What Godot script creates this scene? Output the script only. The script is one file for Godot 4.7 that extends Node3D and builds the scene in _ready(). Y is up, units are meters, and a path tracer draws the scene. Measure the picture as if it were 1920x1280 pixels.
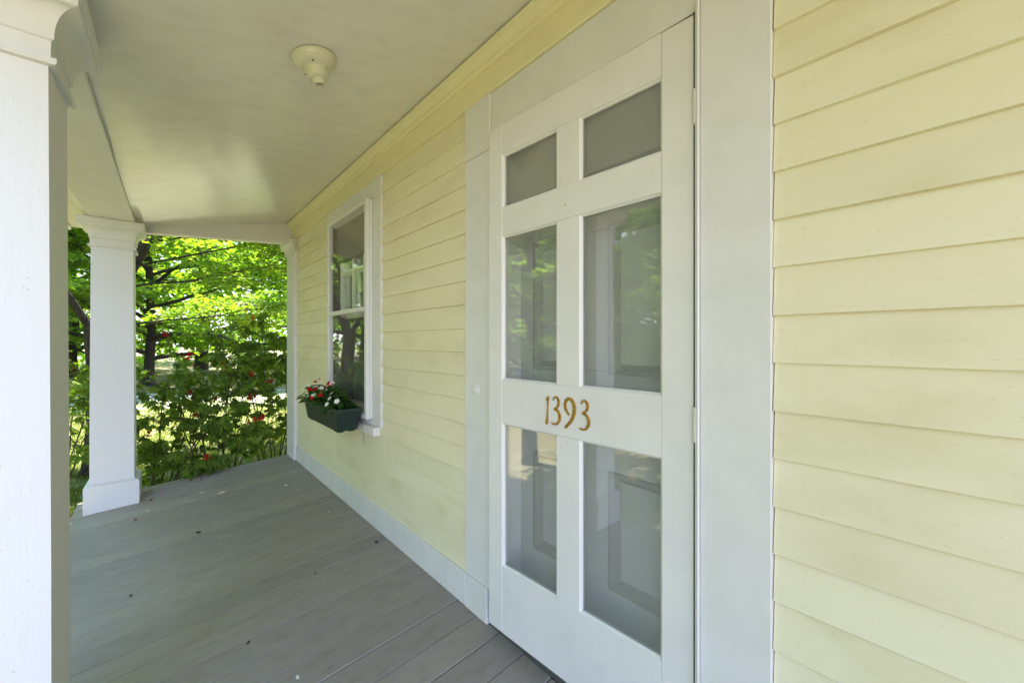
extends Node3D

# A covered farmhouse porch: yellow clapboard wall with a storm door and a window on the right,
# square white posts on the left, a garden beyond. Metres; the porch floor meets the wall at y = 0;
# the wall runs along z (far end at negative z) and faces negative x.

const WALL := 1.04          # face of the white trim on the wall
const END := -4.73          # far end of the porch
const GROUND := -0.55
const PITCH := 0.07         # the old floor drops outwards
var rng := RandomNumberGenerator.new()
var used := {}
var M := {}
var noises := 0

# ------------------------------------------------------------------ naming
func numbered(parent: Node, called: String) -> String:
	var key := str(parent.get_instance_id()) + called
	var n: int = used.get(key, 0)
	used[key] = n + 1
	return called if n == 0 else "%s_%03d" % [called, n]

func put(parent: Node, o: Node3D, called: String) -> Node3D:
	o.name = numbered(parent, called)
	parent.add_child(o, true)
	return o

func tag(o: Node3D, label: String, category: String, group := "", kind := "") -> Node3D:
	if label: o.set_meta("label", label)
	if category: o.set_meta("category", category)
	if group: o.set_meta("group", group)
	if kind: o.set_meta("kind", kind)
	return o

func thing(called: String, label: String, category: String, at := Vector3.ZERO, group := "") -> Node3D:
	var o := Node3D.new()
	put(self, o, called)
	o.position = at
	tag(o, label, category, group, "thing")
	return o

func part(called: String, mesh: Mesh, mat: Material, parent: Node, xf := Transform3D()) -> MeshInstance3D:
	var o := MeshInstance3D.new()
	o.mesh = mesh
	o.material_override = mat
	put(parent, o, called)
	o.transform = xf
	return o

func setting(called: String, mesh: Mesh, mat: Material, xf := Transform3D()) -> MeshInstance3D:
	var o := part(called, mesh, mat, self, xf)
	o.set_meta("kind", "structure")
	return o

# ------------------------------------------------------------------ shapes
func begin() -> SurfaceTool:
	var st := SurfaceTool.new()
	st.begin(Mesh.PRIMITIVE_TRIANGLES)
	return st

func tri(st: SurfaceTool, a: Vector3, b: Vector3, c: Vector3, na: Vector3, nb: Vector3, nc: Vector3, col := Color.WHITE) -> void:
	st.set_color(col)
	if (b - a).cross(c - a).dot(na + nb + nc) > 0.0:
		st.set_normal(na); st.add_vertex(a)
		st.set_normal(nc); st.add_vertex(c)
		st.set_normal(nb); st.add_vertex(b)
	else:
		st.set_normal(na); st.add_vertex(a)
		st.set_normal(nb); st.add_vertex(b)
		st.set_normal(nc); st.add_vertex(c)

func face(st: SurfaceTool, pts: Array, out: Vector3) -> void:
	var n: Vector3 = (pts[1] - pts[0]).cross(pts[2] - pts[0]).normalized()
	if n.dot(out) < 0.0: n = -n
	for i in range(1, pts.size() - 1):
		tri(st, pts[0], pts[i], pts[i + 1], n, n, n)

# a box with chamfered edges
func add_box(st: SurfaceTool, a: Vector3, b: Vector3, c := 0.002) -> void:
	var mid := (a + b) / 2
	var h := (b - a).abs() / 2
	c = minf(c, minf(h.x, minf(h.y, h.z)) * 0.6)
	var e := [Vector3.RIGHT, Vector3.UP, Vector3.BACK]
	for k in 3:
		var u: int = (k + 1) % 3
		var v: int = (k + 2) % 3
		for s in [-1.0, 1.0]:
			var q := []
			for w in [[-1, -1], [1, -1], [1, 1], [-1, 1]]:
				var p: Vector3 = e[k] * s * h[k] + e[u] * w[0] * (h[u] - c) + e[v] * w[1] * (h[v] - c)
				q.append(mid + p)
			face(st, q, e[k] * s)
		for s in [-1.0, 1.0]:
			for t in [-1.0, 1.0]:
				var q := []
				for w in [[0, -1], [0, 1], [1, 1], [1, -1]]:
					var p: Vector3 = e[k] * w[1] * (h[k] - c)
					if w[0] == 0: p += e[u] * s * h[u] + e[v] * t * (h[v] - c)
					else: p += e[u] * s * (h[u] - c) + e[v] * t * h[v]
					q.append(mid + p)
				face(st, q, e[u] * s + e[v] * t)
	for s in [-1.0, 1.0]:
		for t in [-1.0, 1.0]:
			for w in [-1.0, 1.0]:
				var d := Vector3(s, t, w)
				face(st, [mid + d * Vector3(h.x, h.y - c, h.z - c), mid + d * Vector3(h.x - c, h.y, h.z - c), mid + d * Vector3(h.x - c, h.y - c, h.z)], d)

func box(a: Vector3, b: Vector3, c := 0.002) -> ArrayMesh:
	var st := begin()
	add_box(st, a, b, c)
	return st.commit()

# a prism: a profile in the x-y plane pushed along z from z0 to z1
func add_prism(st: SurfaceTool, prof: PackedVector2Array, z0: float, z1: float) -> void:
	var n := prof.size()
	var mid := Vector2.ZERO
	for p in prof: mid += p / n
	for i in n:
		var a := prof[i]
		var b := prof[(i + 1) % n]
		var out := Vector3((b - a).y, -(b - a).x, 0)
		if Geometry2D.is_polygon_clockwise(prof): out = -out
		face(st, [Vector3(a.x, a.y, z0), Vector3(b.x, b.y, z0), Vector3(b.x, b.y, z1), Vector3(a.x, a.y, z1)], out)
	var ids := Geometry2D.triangulate_polygon(prof)
	for k in range(0, ids.size(), 3):
		for zz in [z0, z1]:
			var q := []
			for j in 3: q.append(Vector3(prof[ids[k + j]].x, prof[ids[k + j]].y, zz))
			face(st, q, Vector3(0, 0, zz - (z0 + z1) / 2))

func prism(prof: Array, z0: float, z1: float) -> ArrayMesh:
	var st := begin()
	add_prism(st, PackedVector2Array(prof), z0, z1)
	return st.commit()

# square rings of half widths r at heights y (mitred corners)
func square_loft(rings: Array, sx := 1.0, sz := 1.0) -> ArrayMesh:
	var st := begin()
	var corner := [Vector2(-1, -1), Vector2(1, -1), Vector2(1, 1), Vector2(-1, 1)]
	for i in rings.size() - 1:
		var a: Vector2 = rings[i]
		var b: Vector2 = rings[i + 1]
		for k in 4:
			var p: Vector2 = corner[k]
			var q: Vector2 = corner[(k + 1) % 4]
			var m := (p + q) / 2
			var slope := a.x - b.x
			face(st, [Vector3(p.x * a.x * sx, a.y, p.y * a.x * sz), Vector3(q.x * a.x * sx, a.y, q.y * a.x * sz), Vector3(q.x * b.x * sx, b.y, q.y * b.x * sz), Vector3(p.x * b.x * sx, b.y, p.y * b.x * sz)], Vector3(m.x, 0, m.y) * (absf(b.y - a.y) + 1e-5) + Vector3.UP * slope)
	for e in [[0, Vector3.DOWN], [rings.size() - 1, Vector3.UP]]:
		var a: Vector2 = rings[e[0]]
		var q := []
		for k in 4: q.append(Vector3(corner[k].x * a.x * sx, a.y, corner[k].y * a.x * sz))
		face(st, q, e[1])
	return st.commit()

# a lathe round y; the profile is (radius, height) from bottom to top or back
func lathe(prof: Array, sides := 32) -> ArrayMesh:
	var st := begin()
	for i in prof.size() - 1:
		var a: Vector2 = prof[i]
		var b: Vector2 = prof[i + 1]
		if a.distance_to(b) < 1e-6: continue
		var d := (b - a).normalized()
		var n2 := Vector2(d.y, -d.x)
		for k in sides:
			var t0 := TAU * k / sides
			var t1 := TAU * (k + 1) / sides
			var c0 := Vector3(cos(t0), 0, sin(t0))
			var c1 := Vector3(cos(t1), 0, sin(t1))
			var n0 := (c0 * n2.x + Vector3.UP * n2.y)
			var n1 := (c1 * n2.x + Vector3.UP * n2.y)
			var p00 := c0 * a.x + Vector3.UP * a.y
			var p01 := c1 * a.x + Vector3.UP * a.y
			var p10 := c0 * b.x + Vector3.UP * b.y
			var p11 := c1 * b.x + Vector3.UP * b.y
			if a.x > 1e-6: tri(st, p00, p01, p11, n0, n1, n1)
			if b.x > 1e-6: tri(st, p00, p11, p10, n0, n1, n0)
	return st.commit()

func add_tube(st: SurfaceTool, pts: Array, radii: Array, sides := 8, rough := 0.0) -> void:
	var rings := []
	var dirs := []
	var up := Vector3(0.31, 0.2, 0.93).normalized()
	for i in pts.size():
		var d: Vector3 = (pts[mini(i + 1, pts.size() - 1)] - pts[maxi(i - 1, 0)]).normalized()
		var s := d.cross(up)
		if s.length() < 0.05: s = d.cross(Vector3.RIGHT)
		s = s.normalized()
		up = s.cross(d).normalized()
		var ring := []
		var nr := []
		for k in sides:
			var t := TAU * k / sides
			var o := s * cos(t) + up * sin(t)
			var r: float = radii[i]
			if rough > 0.0: r *= 1.0 + rough * (rng.randf() - 0.5)
			ring.append(pts[i] + o * r)
			nr.append(o)
		rings.append(ring)
		dirs.append(nr)
	for i in pts.size() - 1:
		for k in sides:
			var j := (k + 1) % sides
			tri(st, rings[i][k], rings[i][j], rings[i + 1][j], dirs[i][k], dirs[i][j], dirs[i + 1][j])
			tri(st, rings[i][k], rings[i + 1][j], rings[i + 1][k], dirs[i][k], dirs[i + 1][j], dirs[i + 1][k])
	for e in [0, pts.size() - 1]:
		var n: Vector3 = (pts[0] - pts[1]).normalized() if e == 0 else (pts[-1] - pts[-2]).normalized()
		for k in range(1, sides - 1):
			tri(st, rings[e][0], rings[e][k], rings[e][k + 1], n, n, n)

# ------------------------------------------------------------------ materials
func noise_tex(freq: float, stops: Array, octaves := 4, kind := FastNoiseLite.TYPE_SIMPLEX_SMOOTH, size := 512, ridged := false) -> NoiseTexture2D:
	noises += 1
	var n := FastNoiseLite.new()
	n.seed = 100 + noises
	n.noise_type = kind
	n.frequency = freq
	n.fractal_octaves = octaves
	n.fractal_gain = 0.55
	if ridged: n.fractal_type = FastNoiseLite.FRACTAL_RIDGED
	var t := NoiseTexture2D.new()
	t.width = size
	t.height = size
	t.seamless = true
	t.noise = n
	var g := Gradient.new()
	var offs := PackedFloat32Array()
	var cols := PackedColorArray()
	for s in stops:
		offs.append(s[0])
		cols.append(s[1])
	g.offsets = offs
	g.colors = cols
	t.color_ramp = g
	return t

func grey(v: float) -> Color:
	return Color(v, v, v)

func mat(color: Color, rough := 0.6, spec := 0.5) -> StandardMaterial3D:
	var m := StandardMaterial3D.new()
	m.albedo_color = color
	m.roughness = rough
	m.metallic_specular = spec
	return m

func tri_mat(color: Color, tex: Texture2D, scale: Vector3, rough := 0.6, bump: Texture2D = null, bump_cm := 0.0, over: Texture2D = null, over_scale := Vector3.ONE) -> StandardMaterial3D:
	var m := mat(color, rough)
	m.albedo_texture = tex
	m.uv1_triplanar = true
	m.uv1_world_triplanar = true
	m.uv1_scale = scale
	if bump:
		m.heightmap_enabled = true
		m.heightmap_texture = bump
		m.heightmap_scale = bump_cm
	if over:
		m.detail_enabled = true
		m.detail_albedo = over
		m.detail_blend_mode = BaseMaterial3D.BLEND_MODE_MUL
		m.detail_uv_layer = BaseMaterial3D.DETAIL_UV_2
		m.uv2_triplanar = true
		m.uv2_world_triplanar = true
		m.uv2_scale = over_scale
	return m

func leaf_mat(c: Color, through: Color, rough := 0.45) -> StandardMaterial3D:
	var m := mat(c, maxf(rough, 0.62), 0.25)
	m.cull_mode = BaseMaterial3D.CULL_DISABLED
	m.backlight_enabled = true
	m.backlight = through
	return m

func make_materials() -> void:
	# old paint: brush marks and hairline cracks along the grain
	var brush := noise_tex(0.03, [[0.25, grey(0.3)], [0.75, grey(0.8)]], 5)
	var crack := noise_tex(0.012, [[0.0, grey(1)], [0.90, grey(1)], [0.935, Color(0.93, 0.92, 0.87)], [0.97, Color(0.76, 0.73, 0.63)]], 4, FastNoiseLite.TYPE_SIMPLEX_SMOOTH, 1024, true)
	var mottle := noise_tex(0.008, [[0.2, grey(0.975)], [0.5, grey(0.992)], [0.8, grey(1)]], 5)
	var dirt := noise_tex(0.006, [[0.15, Color(0.955, 0.95, 0.925)], [0.45, grey(0.99)], [0.8, grey(1)]], 5)
	var specks := noise_tex(0.09, [[0.0, Color(0.62, 0.6, 0.53)], [0.03, Color(0.85, 0.83, 0.78)], [0.05, grey(1)], [1.0, grey(1)]], 2)
	M.clap = tri_mat(Color(0.895, 0.865, 0.74), crack, Vector3(1.0, 2.6, 0.42), 0.55, brush, 0.02, dirt, Vector3(0.8, 1.1, 0.5))
	M.clap_b = tri_mat(Color(0.885, 0.855, 0.73), crack, Vector3(1.0, 3.1, 0.37), 0.6, brush, 0.025, dirt, Vector3(0.9, 0.9, 0.6))
	M.clap_c = tri_mat(Color(0.90, 0.873, 0.755), crack, Vector3(1.0, 2.2, 0.5), 0.55, brush, 0.02, dirt, Vector3(0.7, 1.3, 0.45))
	M.frieze = tri_mat(Color(0.902, 0.868, 0.69), mottle, Vector3(1, 3, 0.6), 0.5, brush, 0.04)
	M.trim = tri_mat(Color(0.868, 0.862, 0.85), mottle, Vector3(1.2, 0.7, 1.2), 0.5, brush, 0.03, specks, Vector3(1.7, 1.7, 1.7))
	M.casing = tri_mat(Color(0.86, 0.855, 0.845), crack, Vector3(1.1, 2.8, 1.6), 0.55, crack, 0.06, mottle, Vector3(1, 1, 1))
	M.post = tri_mat(Color(0.862, 0.858, 0.856), crack, Vector3(2.2, 0.42, 2.2), 0.5, brush, 0.07, specks, Vector3(1.3, 1.3, 1.3))
	M.door = tri_mat(Color(0.87, 0.863, 0.85), mottle, Vector3(0.8, 0.8, 0.8), 0.42, null, 0.0, specks, Vector3(1.1, 1.1, 1.1))
	M.ceil = tri_mat(Color(0.89, 0.88, 0.845), noise_tex(0.009, [[0.15, Color(0.965, 0.962, 0.95)], [0.4, grey(0.988)], [0.7, grey(1)]], 6, FastNoiseLite.TYPE_SIMPLEX_SMOOTH, 1024), Vector3(0.6, 1, 1.1), 0.2, brush, 0.005, noise_tex(0.05, [[0.0, Color(0.80, 0.78, 0.72)], [0.04, Color(0.95, 0.94, 0.9)], [0.07, grey(1)]], 3), Vector3(0.5, 1, 1.3))
	var plank := noise_tex(0.02, [[0.1, Color(0.95, 0.945, 0.93)], [0.35, grey(0.985)], [0.8, grey(1)]], 5, FastNoiseLite.TYPE_SIMPLEX_SMOOTH, 1024)
	var scuff := noise_tex(0.007, [[0.15, Color(0.95, 0.943, 0.925)], [0.38, Color(0.985, 0.98, 0.97)], [0.6, grey(1)]], 6, FastNoiseLite.TYPE_SIMPLEX_SMOOTH, 1024)
	M.floor = []
	for k in 4:
		var m := tri_mat([Color(0.64, 0.603, 0.565), Color(0.612, 0.578, 0.545), Color(0.652, 0.615, 0.573), Color(0.625, 0.59, 0.553)][k], plank, Vector3(0.5, 1, 2.0 + 0.3 * k), 0.48, brush, 0.025, scuff, Vector3(0.9 + 0.05 * k, 1, 2.0))
		m.metallic_specular = 0.35
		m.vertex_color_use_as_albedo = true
		M.floor.append(m)
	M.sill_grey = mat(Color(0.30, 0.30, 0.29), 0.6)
	M.dark = mat(Color(0.035, 0.033, 0.03), 0.8)
	M.inner = mat(Color(0.64, 0.64, 0.615), 0.5)
	M.inner_shade_edge = mat(Color(0.47, 0.455, 0.42), 0.6)  # darker than the door: the moulding's shade lines are put into its colour
	M.gap_shade = mat(Color(0.12, 0.12, 0.11), 0.8)  # near-black that paints the shade in the gaps round the storm door
	M.track = mat(Color(0.34, 0.31, 0.27), 0.6)
	M.room = mat(Color(0.42, 0.40, 0.36), 0.9)
	M.glass = mat(Color(0.96, 1.0, 0.98, 0.04), 0.02)
	M.glass_in = M.glass.duplicate()
	M.glass_in.metallic_specular = 0.2
	M.glass_in.transparency = BaseMaterial3D.TRANSPARENCY_ALPHA
	M.glass.metallic_specular = 0.47
	M.glass.transparency = BaseMaterial3D.TRANSPARENCY_ALPHA
	M.alu = mat(Color(0.87, 0.87, 0.86), 0.4)
	M.brass = tri_mat(Color(0.72, 0.56, 0.21), noise_tex(0.03, [[0.2, Color(0.62, 0.6, 0.5)], [0.5, Color(0.95, 0.9, 0.8)], [0.8, Color(1, 1, 1)]], 4), Vector3(6, 6, 6), 0.38)
	M.brass.metallic = 0.35
	M.cream = mat(Color(0.81, 0.795, 0.70), 0.3)
	M.box_green = tri_mat(Color(0.065, 0.165, 0.155), mottle, Vector3(3, 3, 3), 0.42)
	M.steel = mat(Color(0.55, 0.54, 0.5), 0.4)
	M.soil = mat(Color(0.16, 0.12, 0.09), 0.95)
	M.bark = tri_mat(Color(0.27, 0.235, 0.20), noise_tex(0.03, [[0.2, grey(0.35)], [0.5, grey(0.75)], [0.8, grey(1)]], 5), Vector3(2, 0.6, 2), 0.9, noise_tex(0.03, [[0.2, grey(0)], [0.8, grey(1)]], 5), 1.2)
	M.twig = mat(Color(0.25, 0.215, 0.17), 0.85)
	M.lawn = tri_mat(Color(0.58, 0.557, 0.44), noise_tex(0.02, [[0.1, Color(0.72, 0.74, 0.62)], [0.5, Color(0.93, 0.94, 0.9)], [0.9, Color(1, 1, 1)]], 5), Vector3(0.3, 0.3, 0.3), 0.9, null, 0.0, noise_tex(0.01, [[0.2, Color(0.88, 0.85, 0.75)], [0.7, grey(1)]], 4), Vector3(0.05, 0.05, 0.05))
	M.blade = leaf_mat(Color(0.42, 0.51, 0.2), Color(0.34, 0.40, 0.08))
	M.drive = tri_mat(Color(0.80, 0.78, 0.72), noise_tex(0.05, [[0.1, grey(0.8)], [0.8, grey(1)]], 4), Vector3(0.8, 0.8, 0.8), 0.95)
	M.shingle = mat(Color(0.25, 0.25, 0.25), 0.9)
	# leaves: three tones of maple, three of the shrub
	M.maple = [leaf_mat(Color(0.40, 0.47, 0.17), Color(0.58, 0.78, 0.12)), leaf_mat(Color(0.36, 0.44, 0.15), Color(0.48, 0.67, 0.09)), leaf_mat(Color(0.46, 0.51, 0.19), Color(0.68, 0.85, 0.15))]
	M.shrub = [leaf_mat(Color(0.33, 0.42, 0.16), Color(0.44, 0.56, 0.09), 0.5), leaf_mat(Color(0.40, 0.48, 0.19), Color(0.52, 0.64, 0.12), 0.5), leaf_mat(Color(0.31, 0.39, 0.16), Color(0.36, 0.48, 0.07), 0.5)]
	M.pot_leaf = [leaf_mat(Color(0.17, 0.30, 0.13), Color(0.10, 0.18, 0.03), 0.35), leaf_mat(Color(0.24, 0.38, 0.14), Color(0.14, 0.25, 0.04), 0.35)]
	M.red = leaf_mat(Color(0.72, 0.075, 0.06), Color(0.4, 0.03, 0.02), 0.5)
	M.red_b = leaf_mat(Color(0.66, 0.07, 0.10), Color(0.3, 0.02, 0.03), 0.5)
	M.white_petal = leaf_mat(Color(0.90, 0.89, 0.90), Color(0.4, 0.4, 0.4), 0.5)

# ------------------------------------------------------------------ the porch
func floor_y(x: float) -> float:
	return -PITCH * (WALL - x)

func inner_x(z: float) -> float:      # inner face of the row of posts; the row is a little out of line with the wall
	return -0.207 + (-z - 1.6) * 0.0247

func build_floor() -> void:
	var root := Node3D.new()
	put(self, root, "porch_floor")
	root.set_meta("kind", "structure")
	var len := 1.53
	var meshes := []
	for v in 4:
		var st := begin()
		var w := 0.1415
		var segs := 10
		var c := 0.003
		for i in segs:
			var cols := []
			for e in [i, i + 1]:
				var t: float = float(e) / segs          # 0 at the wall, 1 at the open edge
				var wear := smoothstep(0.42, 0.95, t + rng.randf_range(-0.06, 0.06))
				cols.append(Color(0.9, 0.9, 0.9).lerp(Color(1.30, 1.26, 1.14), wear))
			var x0 := -len * i / segs
			var x1 := -len * (i + 1) / segs
			var prof := [[0.0, -0.026], [0.0, -c], [c, 0.0], [w - c, 0.0], [w, -c], [w, -0.026]]
			for k in 5:
				var a: Array = prof[k]
				var b: Array = prof[k + 1]
				var n := Vector3(0, b[0] - a[0], -(b[1] - a[1])).normalized()
				var p := [Vector3(x0, a[1], a[0]), Vector3(x0, b[1], b[0]), Vector3(x1, b[1], b[0]), Vector3(x1, a[1], a[0])]
				var cc := [cols[0], cols[0], cols[1], cols[1]]
				for t in [[0, 1, 2], [0, 2, 3]]:
					var q := [p[t[0]], p[t[1]], p[t[2]]]
					var d := [cc[t[0]], cc[t[1]], cc[t[2]]]
					if (q[1] - q[0]).cross(q[2] - q[0]).dot(n) > 0.0:
						q = [q[0], q[2], q[1]]
						d = [d[0], d[2], d[1]]
					for j in 3:
						st.set_color(d[j]); st.set_normal(n); st.add_vertex(q[j])
		for e in [0.0, -len]:
			st.set_color(Color(0.8, 0.8, 0.8))
			face(st, [Vector3(e, -0.026, 0), Vector3(e, -c, 0), Vector3(e, 0, c), Vector3(e, 0, w - c), Vector3(e, -c, w), Vector3(e, -0.026, w)], Vector3(-1 if e < 0 else 1, 0, 0))
		meshes.append(st.commit())
	var z := END
	var k := 0
	while z < 1.9:
		var b := Basis(Vector3.BACK, atan(PITCH))
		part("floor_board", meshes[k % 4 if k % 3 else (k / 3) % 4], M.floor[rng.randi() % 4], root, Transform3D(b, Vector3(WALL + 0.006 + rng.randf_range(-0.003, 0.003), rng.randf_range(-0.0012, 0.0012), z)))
		z += 0.145
		k += 1
	# joists' dark underside and the skirt round the porch
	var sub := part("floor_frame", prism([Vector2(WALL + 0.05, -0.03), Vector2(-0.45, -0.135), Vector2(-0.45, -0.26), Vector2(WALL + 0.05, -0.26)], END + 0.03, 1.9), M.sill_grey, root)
	part("skirt_board", box(Vector3(-0.47, GROUND, END + 0.04), Vector3(-0.452, -0.14, 1.9)), M.trim, root)
	part("skirt_board", box(Vector3(-0.45, GROUND, END + 0.012), Vector3(WALL, -0.28, END + 0.029)), M.trim, root)

func build_ceiling() -> void:
	# the ceiling slopes up from the beam to the wall; the roof lies on it
	var c := Node3D.new()
	put(self, c, "porch_ceiling")
	c.set_meta("kind", "structure")
	var s := 0.219
	var y := func(x: float) -> float: return 2.157 + s * (x + 0.14)
	part("ceiling_sheet", prism([Vector2(-0.30, y.call(-0.30) + 0.03), Vector2(-0.165, y.call(-0.165)), Vector2(1.03, y.call(1.03)), Vector2(1.03, y.call(1.03) + 0.02), Vector2(-0.30, y.call(-0.30) + 0.05)], -4.66, 1.9), M.ceil, c)
	part("roof_deck", prism([Vector2(-0.56, 2.205), Vector2(1.25, y.call(1.25) + 0.03), Vector2(1.25, y.call(1.25) + 0.14), Vector2(-0.56, 2.30)], -5.12, 1.95), M.shingle, c)  # far overhang lengthened to keep sun off the porch floor
	part("eave_soffit", box(Vector3(-0.56, 2.188, -5.11), Vector3(-0.37, 2.2035, 1.9)), M.trim, c)
	part("eave_board", box(Vector3(-0.585, 2.165, -5.14), Vector3(-0.563, 2.31, 1.95)), M.trim, c)

func build_beams() -> void:
	# long beam over the posts, a little out of line with the wall
	var b := thing("porch_beam", "long white porch beam running over the square posts to the far corner", "beam")
	var turn := atan(0.0247)
	b.position = Vector3(inner_x(0.0) + 0.007, 0, 0)
	b.rotation.y = -turn
	part("soffit_board", box(Vector3(-0.255, 2.128, -4.70), Vector3(0.0, 2.15, 1.9), 0.003), M.trim, b)
	part("inner_board", box(Vector3(-0.022, 2.1505, -4.58), Vector3(-0.001, 2.28, 1.9), 0.003), M.trim, b)
	part("outer_board", box(Vector3(-0.255, 2.1505, -4.70), Vector3(-0.234, 2.28, 1.9), 0.003), M.trim, b)
	part("eave_moulding", prism([Vector2(-0.256, 2.15), Vector2(-0.30, 2.17), Vector2(-0.31, 2.2), Vector2(-0.256, 2.2)], -4.70, 1.9), M.trim, b)
	# end beam from the corner post to the house; its lower edge climbs a little towards the wall
	var e := thing("porch_end_beam", "white end beam closing the far end of the porch between corner post and house", "beam")
	var st := begin()
	var z0 := -4.585
	var z1 := -4.70
	var s := 0.219
	var top := func(x: float) -> float: return 2.157 + s * (x + 0.14) + 0.01
	var xa := -0.13
	var xb := 1.05
	var ya := 2.128
	var yb := 2.222
	add_prism(st, PackedVector2Array([Vector2(xa, ya), Vector2(xb, yb), Vector2(xb, top.call(xb)), Vector2(xa, top.call(xa))]), z1, z0)
	part("beam_board", st.commit(), M.trim, e)
	var k := begin()
	add_prism(k, PackedVector2Array([Vector2(xa - 0.02, ya - 0.012), Vector2(xb - 0.03, yb - 0.014), Vector2(xb - 0.03, yb - 0.0015), Vector2(xa - 0.02, ya - 0.001)]), z1 + 0.012, z0 - 0.010)
	part("soffit_strip", k.commit(), M.trim, e)

func build_post(z_front: float, label: String) -> void:
	var half := 0.119
	var x_in := inner_x(z_front)
	var c := Vector3(x_in - half, 0, z_front - half)
	var o := thing("porch_post", label, "porch column", c, "square white porch posts")
	var fy := floor_y(c.x)
	var top := 2.127
	o.rotation.y = -atan(0.0247)
	# shaft: a boxed post that tapers a little, with corner boards
	part("shaft", square_loft([Vector2(half + 0.004, fy + 0.10), Vector2(half + 0.003, 0.6), Vector2(half - 0.003, top - 0.19), Vector2(half - 0.003, top - 0.1)]), M.post, o)
	# capital: neck fillet, band, cove and slab
	var prof := [Vector2(half - 0.001, top - 0.213), Vector2(half + 0.011, top - 0.212), Vector2(half + 0.015, top - 0.206), Vector2(half + 0.014, top - 0.196), Vector2(half + 0.002, top - 0.192), Vector2(half + 0.003, top - 0.150), Vector2(half + 0.009, top - 0.146)]
	for i in 9:
		var t := i / 8.0 * PI / 2
		prof.append(Vector2(half + 0.009 + 0.044 * (1.0 - cos(t)), top - 0.140 + 0.075 * sin(t)))
	prof.append_array([Vector2(half + 0.058, top - 0.062), Vector2(half + 0.058, top - 0.050), Vector2(half + 0.064, top - 0.046), Vector2(half + 0.066, top - 0.040), Vector2(half + 0.066, top - 0.004), Vector2(half + 0.062, top)])
	part("capital", square_loft(prof), M.trim, o)
	# base block, cut to the pitch of the floor
	var bw := half + 0.034
	var st := begin()
	add_prism(st, PackedVector2Array([Vector2(-bw, floor_y(c.x - bw) + 0.001), Vector2(bw, floor_y(c.x + bw) + 0.001), Vector2(bw, 0.100), Vector2(bw - 0.006, 0.106), Vector2(-bw + 0.006, 0.106), Vector2(-bw, 0.100)]), -bw, bw)
	var bevel := st.commit()
	var base := part("base", bevel, M.post, o)
	base.position.y = 0.0
	part("base_cap", square_loft([Vector2(bw - 0.004, 0.1065), Vector2(half + 0.006, 0.118)]), M.post, o)

# ------------------------------------------------------------------ the wall
const COURSE := 0.1085
func clapboard(root: Node3D, y: float, z0: float, z1: float, cut := 0.0) -> void:
	# one board: thick lower edge, thin upper edge under the next course
	var j := rng.randf_range(-0.0012, 0.0012)
	var lower := maxf(y + rng.randf_range(-0.0015, 0.0015), cut)
	var xo := WALL + 0.004 + j
	var prof := [Vector2(xo + 0.0008, lower), Vector2(xo, lower + 0.0012), Vector2(xo + 0.0145, y + COURSE + 0.018), Vector2(WALL + 0.026, y + COURSE + 0.018), Vector2(WALL + 0.026, lower)]
	var m: Material = [M.clap, M.clap, M.clap_b, M.clap_c][rng.randi() % 4]
	var p := part("clapboard", prism(prof, z0, z1), m, root)
	p.rotation.x = rng.randf_range(-0.0006, 0.0006)

func course_run(root: Node3D, y: float, z0: float, z1: float, cut := 0.0) -> void:
	var z := z0
	while z < z1 - 0.01:
		var l := rng.randf_range(1.1, 2.6)
		var e := z1 if z + l > z1 - 0.4 else z + l
		clapboard(root, y, z + 0.0008, e - 0.0008, cut)
		z = e

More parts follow.
